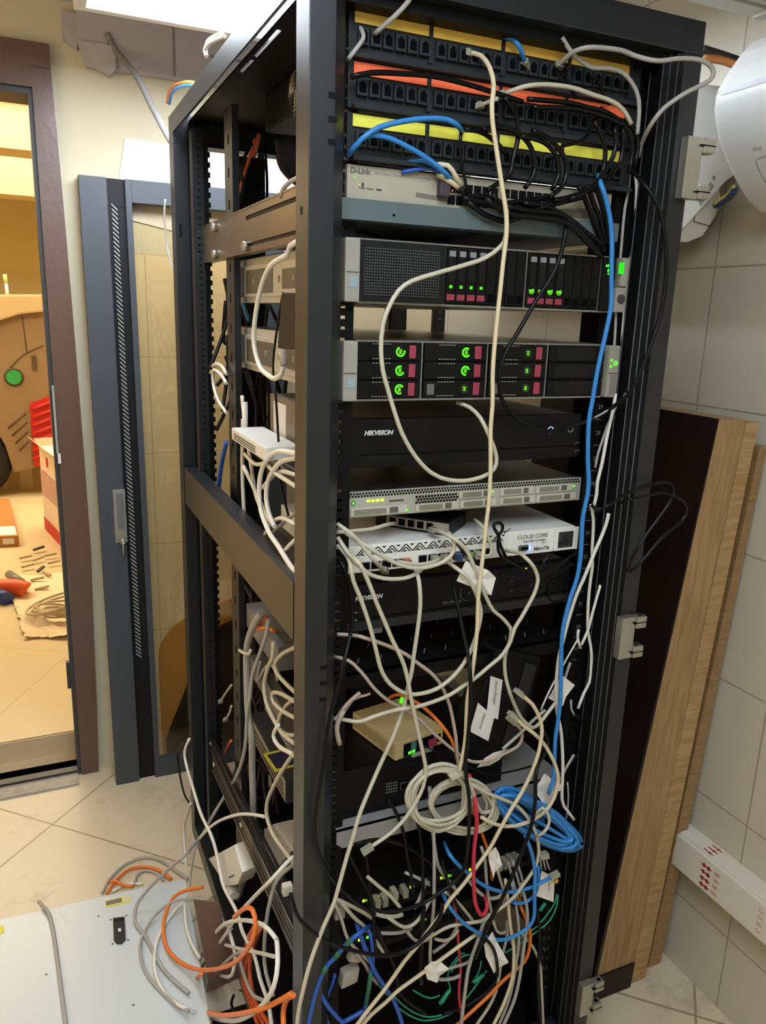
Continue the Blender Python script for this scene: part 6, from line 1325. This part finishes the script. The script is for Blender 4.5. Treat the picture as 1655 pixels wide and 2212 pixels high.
cable('rust brown lead at the upper back, right of the rear rail', 'rust', .0048, [(560, 290), (548, 340), (535, 390), (520, 430), (514, 470)], ('Y', .90), 'dark leads at the upper back of the rack', name='power_cable')
cable('second rust brown lead at the upper back', 'rust', .004, [(552, 300), (538, 345), (522, 395), (516, 430)], ('Y', .88), 'dark leads at the upper back of the rack', name='power_cable')
cable('dark lead at the upper back next to the rear rail', K, .004, [(545, 310), (528, 340), (520, 370), (526, 400), (516, 440)], ('Y', .86), 'dark leads at the upper back of the rack', name='power_cable')
for k, (c, lb, dx) in enumerate((('orange', 'orange wire in the bright tuft under the rack roof', 0), ('blue', 'blue wire in the bright tuft under the rack roof', 8), ('pink', 'violet-grey wire in the bright tuft under the rack roof', 20), ('orange', 'second orange wire in the bright tuft under the rack roof', 28))):
    cable(lb, c, .0055, [(536 + dx, 246), (548 + dx, 256), (560 + dx, 262), (572 + dx, 258)], ('Y', .90), 'bright wires under the rack roof', name='wire', cat='wire')
for lb, c, pts in (('orange cable arching out over the rear top corner of the rack', 'orange', [(362, 222), (366, 198), (380, 184), (404, 178), (420, 180)]), ('blue cable arching out over the rear top corner of the rack', 'blue', [(366, 224), (371, 204), (384, 190), (408, 184), (424, 186)]),
                   ('pale violet cable looped on top of the rack, lower', 'pink', [(446, 122), (444, 108), (452, 94), (470, 84), (486, 78)]), ('pale violet cable looped on top of the rack, upper', 'pink', [(442, 112), (448, 92), (462, 80), (480, 72)])):
    cable(lb, c, .0042, pts, ('X', -.27), 'cables on the rack roof')
db = MB()
for k in range(5): db.tube(spline([at(600 + k * 8, 300, 'Y', .9), at(606 + k * 7, 350 - k * 4, 'Y', .9), at(618 + k * 6, 372, 'Y', .9), at(636 + k * 4, 390 + k * 4, 'Y', .9)]), .009, 8)
db.build('dark_cable_bunch', mat('violet_black_cable', (46, 40, 52), .6), None, 'dark bunch of cables hanging at the upper back behind the front post', 'cable', kind='stuff')
ll = 'pale cables on the left side below the mid brace'
LL = [
 ('pale cable leaving the brace and sweeping down over the floor chassis', G_, [(580, 1339), (575, 1372), (561, 1413), (545, 1461), (540, 1508), (534, 1548), (529, 1616), (513, 1673), (486, 1719), (458, 1765, -.315), (439, 1800, -.33)], -.290, .0040, [(402, 1844, 'Z', .20), (359, 1882, 'Z', .14), (321, 1920, 'Z', .09), (296, 1954, 'Z', .055), (292, 1992, 'Z', .04), (313, 2021, 'Z', .036), (338, 2068, 'Z', .036), (359, 2102, 'Z', .036), (408, 2146, 'Z', .038)]),
 ('pale loop left of the front post, longest one below the brace', B, [(591, 1386), (589, 1418), (578, 1445), (571, 1480), (575, 1516), (589, 1548), (608, 1581), (634, 1604)], -.285, .0040, []),
 ('pale cable with a kink just below the brace', B, [(634, 1400), (610, 1413), (594, 1434), (602, 1459), (636, 1494)], -.28, .0038, []),
 ('pale loop tip pointing left below the brace', B, [(636, 1515), (608, 1499), (589, 1497), (591, 1516), (610, 1535), (636, 1550)], -.288, .0038, []),
 ('pale small loop below the loop tip', B, [(625, 1518), (605, 1546), (602, 1570), (618, 1586), (634, 1588)], -.282, .0036, []),
 ('pale loop just above the blue label', W_, [(601, 1566), (591, 1589), (602, 1611), (634, 1630)], -.288, .004, []),
 ('pale cable wandering from the blue label down to the post foot', B, [(634, 1630), (610, 1665), (589, 1703), (577, 1735), (577, 1765), (589, 1800), (605, 1825), (634, 1862)], -.288, .0040, []),
 ('pale cable behind the loops by the perforated appliance', G_, [(562, 1430), (556, 1470), (575, 1440), (590, 1440), (600, 1470)], -.24, .003, [])]
for lb, c, pts, x, r, more in LL: cable(lb, c, r, ext(pts) + more, ('X', x), ll)
cable('thick pale cable bundle strapped to the rear rail', G_, .0078, [(566, 1322), (545, 1358), (534, 1396), (533, 1440), (534, 1494), (537, 1548), (544, 1589), (545, 1657), (547, 1738), (544, 1806), (538, 1860), (512, 1945)], ('X', -.262))
cable('white cable tie round the thick pale bundle', W_, .0034, [(517, 1404), (526, 1410), (538, 1412), (541, 1404)], ('X', -.272), name='cable_tie', cat='tie')
cable('orange cable short piece just below the mid brace', 'orange', .004, [(552, 1360), (565, 1357), (580, 1357), (592, 1364)], ('X', -.255))
cable('orange cable slanting up to the brace', 'orange', .0036, [(562, 1350), (570, 1342), (578, 1332)], ('X', -.25))
cable('rust coloured wire beside the rear rail, lower left', 'rust', .0036, [(499, 1600), (490, 1618), (486, 1626)], ('X', -.25), name='wire', cat='wire')
cable('pale wire with a clear plug at the rear rail', B, .003, [(500, 1480), (486, 1500), (477, 1514)], ('X', -.25), plug1=True)
cable('second pale wire with a clear plug at the rear rail, lower', B, .003, [(500, 1525), (496, 1540), (488, 1553)], ('X', -.25), plug1=True)
# --- floor cables
fgp = 'cables looped on the floor by the rack'
Zc = .036
FLR = [
 ('white cable rising from the floor at the rear post and running down past the socket', W_, [(409, 1596, 'X', -.33), (399, 1624, 'X', -.34), (404, 1657, 'X', -.34), (418, 1705, 'X', -.34), (434, 1757, 'X', -.34), (457, 1806, 'X', -.335), (469, 1848, 'X', -.33), (482, 1911, 'X', -.33), (512, 1971, 'X', -.33), (524, 2013, 'X', -.33), (550, 2064, 'X', -.33), (562, 2114, 'X', -.33), (579, 2165, 'X', -.33), (588, 2220, 'X', -.33)], .0045),
 ('pale cable arching out of the rack then dropping to the floor chassis', W_, [(572, 1764, 'X', -.29), (540, 1759, 'X', -.30), (508, 1761, 'X', -.31), (469, 1776, 'X', -.325), (440, 1801, 'X', -.34), (423, 1827, 'X', -.35), (414, 1869, 'X', -.355), (410, 1911, 'X', -.36), (412, 1954, 'X', -.36), (436, 1996, 'X', -.36), (465, 2030, 'X', -.355), (508, 2047, 'X', -.35), (546, 2055, 'X', -.34), (592, 2066, 'X', -.33)], .0040),
 ('long pale cable slanting from the post foot down over the chassis edge', W_, [(660, 1828, 'X', -.275), (634, 1852, 'X', -.29), (618, 1866, 'X', -.305), (584, 1903, 'X', -.33), (550, 1937, 'X', -.34), (512, 1979, 'X', -.35), (486, 2021, 'X', -.36), (457, 2059, 'X', -.37), (431, 2098, 'X', -.385), (417, 2131, 'X', -.395), (412, 2170, 'X', -.40), (411, 2222, 'X', -.40)], .0042),
 ('white cable arching high beside the orange ring', W_, [(598, 2030, 'X', -.335), (571, 2000, 'X', -.345), (529, 1988, 'X', -.355), (486, 1996, 'X', -.365), (457, 2026, 'X', -.375), (436, 2064, 'X', -.385), (423, 2093, 'X', -.39), (414, 2140, 'X', -.395), (411, 2222, 'X', -.405)], .0046),
 ('large white ring of cable lying over the chassis corner', W_, [(430, 1940, 'Z', .07), (414, 1943, 'Z', .06), (389, 1954, 'Z', .05), (359, 1992, 'Z', Zc), (338, 2038, 'Z', Zc), (334, 2089, 'Z', Zc), (347, 2131, 'Z', Zc), (372, 2161, 'Z', Zc), (410, 2182, 'Z', .045), (457, 2199, 'X', -.395), (508, 2205, 'X', -.38), (550, 2186, 'X', -.37), (584, 2148, 'X', -.36), (598, 2102, 'X', -.35), (600, 2059, 'X', -.34), (598, 2032, 'X', -.336)], .0048),
 ('large grey ring of cable lying over the chassis corner', G_, [(500, 2006, 'X', -.345), (486, 1996, 'X', -.35), (457, 1958, 'X', -.36), (435, 1943, 'Z', .085), (414, 1941, 'Z', .075), (368, 1950, 'Z', .06), (330, 1983, 'Z', .045), (305, 2030, 'Z', Zc), (305, 2072, 'Z', Zc), (321, 2110, 'Z', Zc), (351, 2144, 'Z', Zc), (381, 2170, 'Z', .04), (408, 2184, 'Z', .05)], .0040),
 ('white cable dropping onto the chassis inside the rings', W_, [(403, 1935, 'Z', .06), (400, 1954, 'Z', .05), (402, 1996, 'Z', .042), (414, 2038, 'Z', .042), (432, 2070, 'Z', .045)], .0044),
 ('grey cable curving on the floor behind the chassis, outermost', G_, [(220, 1930, 'Z', -.054), (237, 1899, 'Z', -.054), (271, 1867, 'Z', -.054), (313, 1852, 'Z', -.054), (347, 1859, 'Z', -.054), (368, 1873, 'Z', -.054), (406, 1899, 'Z', -.05)], .0042),
 ('small dark grey curl of cable on the floor behind the chassis', G_, [(290, 1912, 'Z', -.054), (296, 1890, 'Z', -.054), (315, 1880, 'Z', -.054), (338, 1886, 'Z', -.054), (353, 1902, 'Z', -.054)], .0042),
 ('short white cable on the floor along the chassis edge', W_, [(243, 1926, 'Z', -.054), (271, 1911, 'Z', -.054), (309, 1909, 'Z', -.054)], .0042),
 ('white cable standing against the rear post near the floor', W_, [(412, 1735, 'X', -.335), (398, 1785, 'X', -.345), (400, 1840, 'X', -.35), (404, 1895, 'X', -.355)], .0042),
 ('grey cable dropping from the post foot to the orange bundle', G_, [(660, 1850, 'X', -.275), (634, 1868, 'X', -.29), (600, 1899, 'X', -.312), (584, 1945, 'X', -.325), (575, 1996, 'X', -.33), (571, 2059, 'X', -.33), (575, 2102, 'X', -.33), (590, 2150, 'X', -.33)], .0042),
 ('white cable hooked around the brown board', W_, [(495, 2010, 'X', -.35), (508, 2059, 'X', -.35), (505, 2093, 'X', -.355), (495, 2110, 'X', -.36), (465, 2102, 'X', -.365), (452, 2088, 'X', -.37)], .0042),
 ('grey cable curving down beside the chassis edge', G_, [(448, 2222, 'X', -.385), (450, 2136, 'X', -.38), (465, 2102, 'X', -.375), (499, 2068, 'X', -.362), (522, 2055, 'X', -.352)], .0038),
 ('grey cable drooping over the orange bundle', G_, [(518, 2062, 'X', -.345), (520, 2080, 'X', -.345), (529, 2110, 'X', -.345), (546, 2148, 'X', -.345), (570, 2161, 'X', -.34)], .0040),
 ('flat grey cable draped across the chassis at far left', G_, [(84, 1948, 'Z', -.03), (92, 1957, 'Z', .033), (106, 1975, 'Z', Zc), (116, 2017, 'Z', Zc), (125, 2081, 'Z', Zc), (133, 2144, 'Z', Zc), (144, 2225, 'Z', Zc)], .0052),
 ('thin dark cable hanging outside the rear post to the floor', K, [(398, 1600, 'X', -.335), (384, 1625, 'X', -.34), (388, 1670, 'X', -.34), (398, 1715, 'X', -.34), (410, 1735, 'X', -.335)], .0032)]
for lb, c, pts, r in FLR: cable(lb, c, r * .88, pts, ('Z', Zc), fgp)
cable('upper orange ring of cable over the chassis corner', 'orange', .0044, [(438, 1917, 'Z', .10), (406, 1922, 'Z', .085), (376, 1937, 'Z', .065), (359, 1971, 'Z', .05), (353, 2004, 'Z', .042), (359, 2043, 'Z', .042), (381, 2072, 'Z', .045), (414, 2091, 'Z', .055), (452, 2095, 'X', -.40), (495, 2085, 'X', -.385), (524, 2064, 'X', -.375), (546, 2030, 'X', -.365), (552, 1996, 'X', -.36), (546, 1966, 'X', -.36), (529, 1962, 'X', -.365), (506, 1981, 'X', -.37)], ('Z', Zc), 'orange cables by the floor chassis')
cable('lower orange cable swinging along the picture bottom to the post', 'orange', .0046, [(436, 2102, 'X', -.41), (419, 2123, 'X', -.412), (419, 2157, 'X', -.412), (440, 2182, 'X', -.408), (478, 2193, 'X', -.40), (529, 2188, 'X', -.385), (579, 2174, 'X', -.36), (632, 2145, 'X', -.325)], ('X', -.4), 'orange cables by the floor chassis')
cable('short orange cable dropping down along the post foot', 'orange', .0046, [(634, 2150, 'X', -.325), (618, 2162, 'X', -.33), (612, 2190, 'X', -.335), (614, 2225, 'X', -.34)], ('X', -.33), 'orange cables by the floor chassis')
cable('orange cable curving on the floor behind the chassis', 'orange', .0044, [(231, 1930, 'Z', -.05), (250, 1903, 'Z', -.05), (279, 1878, 'Z', -.05), (313, 1873, 'Z', -.05), (343, 1880, 'Z', -.05), (370, 1899, 'Z', -.05)], ('Z', -.05), 'orange cables by the floor chassis')
cable('short crossed orange cable end at the left of the floor loops', 'orange', .004, [(238, 1904, 'Z', -.044), (252, 1904, 'Z', -.044), (264, 1912, 'Z', -.046), (290, 1915, 'Z', -.048)], ('Z', -.05), 'orange cables by the floor chassis')
for k in range(9):
    dx, dxx = (k % 3 - 1) * 7, -.30 + .012 * (k // 3)
    w_ = math.sin(k * 1.9) * 4
    cable('rust orange cable in the tied bundle at the bottom left', 'rust', .0044, [(562 + dx * 1.2, 1996), (545 + dx + w_, 2030), (533 + dx, 2081), (533 + dx - w_, 2123), (546 + dx * .9, 2165), (575 + dx * 2, 2222)], ('X', dxx - .026), 'rust orange cables in the tied bundle')
cable('black cable tie round the rust orange bundle', K, .0022, [(518, 2139), (530, 2142), (552, 2139), (556, 2134)], ('X', -.318), name='cable_tie', cat='tie')
# bits of black leads at floor left
cable('dark frayed leads standing at the bottom edge left of the bundle', K, .003, [(505, 2150), (500, 2170), (512, 2195), (520, 2220)], ('X', -.36), name='wire', cat='wire')

cable('thin grey wire hanging in front of the glass door beside the rear post', G_, .0028, [(357, 430), (355, 470), (360, 520), (367, 560, 1.08), (380, 596, .995)], ('Y', 1.12), name='wire', cat='wire')
cable('blue cable seen between the two server slide rails', 'blue', .0042, [(522, 648), (530, 672), (538, 694)], ('X', -.20))
wbx = thing('wall_socket_box', 'beige socket box seen in the gap above the upper server', 'box', at(930, 505, 'Y', .95))
p = at(884, 522, 'Y', .95); q = at(982, 484, 'Y', .95)
MB().box(p.x, q.x, .95, 1.0, p.z, q.z, .003).build('case', BEIGE, wbx)
p = at(914, 505, 'Y', .9498); MB().box(p.x - .010, p.x + .010, .9485, .95, p.z - .010, p.z + .010).build('blue_socket', mat('socket_blue', (52, 84, 108), .4), wbx)

# dark pieces added at the back to darken the gap between the servers
pw = thing('dark_bar', 'added black upright bar darkening the back of the rack', 'dark bar', (.05, .88, .1))
MB().box(.035, .075, .86, .90, .08, 1.80, .003).build('body', BLACKP, pw)
so = MB()
for k in range(24): MB().box(.042, .068, .857, .861, .14 + k * .068, .168 + k * .068).build('outlet', VOID, pw)
pw2 = thing('dark_column', 'added tall dark column darkening the back left of the rack', 'dark column', (-.13, .9, .1))
MB().box(-.175, -.105, .89, .93, .08, 1.80, .003).build('body', BLACK, pw2)
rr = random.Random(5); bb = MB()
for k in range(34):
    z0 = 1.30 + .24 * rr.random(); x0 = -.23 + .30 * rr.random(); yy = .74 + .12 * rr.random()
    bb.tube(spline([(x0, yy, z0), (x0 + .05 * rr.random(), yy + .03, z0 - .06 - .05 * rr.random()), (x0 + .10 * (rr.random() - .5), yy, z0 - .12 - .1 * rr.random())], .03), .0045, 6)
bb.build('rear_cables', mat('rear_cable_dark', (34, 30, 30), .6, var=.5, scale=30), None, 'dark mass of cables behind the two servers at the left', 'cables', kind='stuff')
MB().box(-.392, -.316, -.20, .32, FLOOR + .001, FLOOR + .035, .004).build('dark_filler', BLACKP, None, 'added black box filling the dark area between the chassis and the rack', 'tray')  # plain black box added to fill the dark area on the floor

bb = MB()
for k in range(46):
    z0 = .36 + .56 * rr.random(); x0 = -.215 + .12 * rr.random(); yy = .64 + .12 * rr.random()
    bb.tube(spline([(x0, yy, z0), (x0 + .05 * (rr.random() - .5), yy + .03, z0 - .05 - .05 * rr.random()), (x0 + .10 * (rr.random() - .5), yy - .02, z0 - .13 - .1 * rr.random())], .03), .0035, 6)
bb.build('rear_cables', mat('rear_cable_mixed', (74, 58, 50), .6, var=.7, scale=22), None, 'added dark and rusty mass of cables behind the rear rail below the mid brace', 'cables', kind='stuff')  # filler wires added so the open lower left interior reads dark
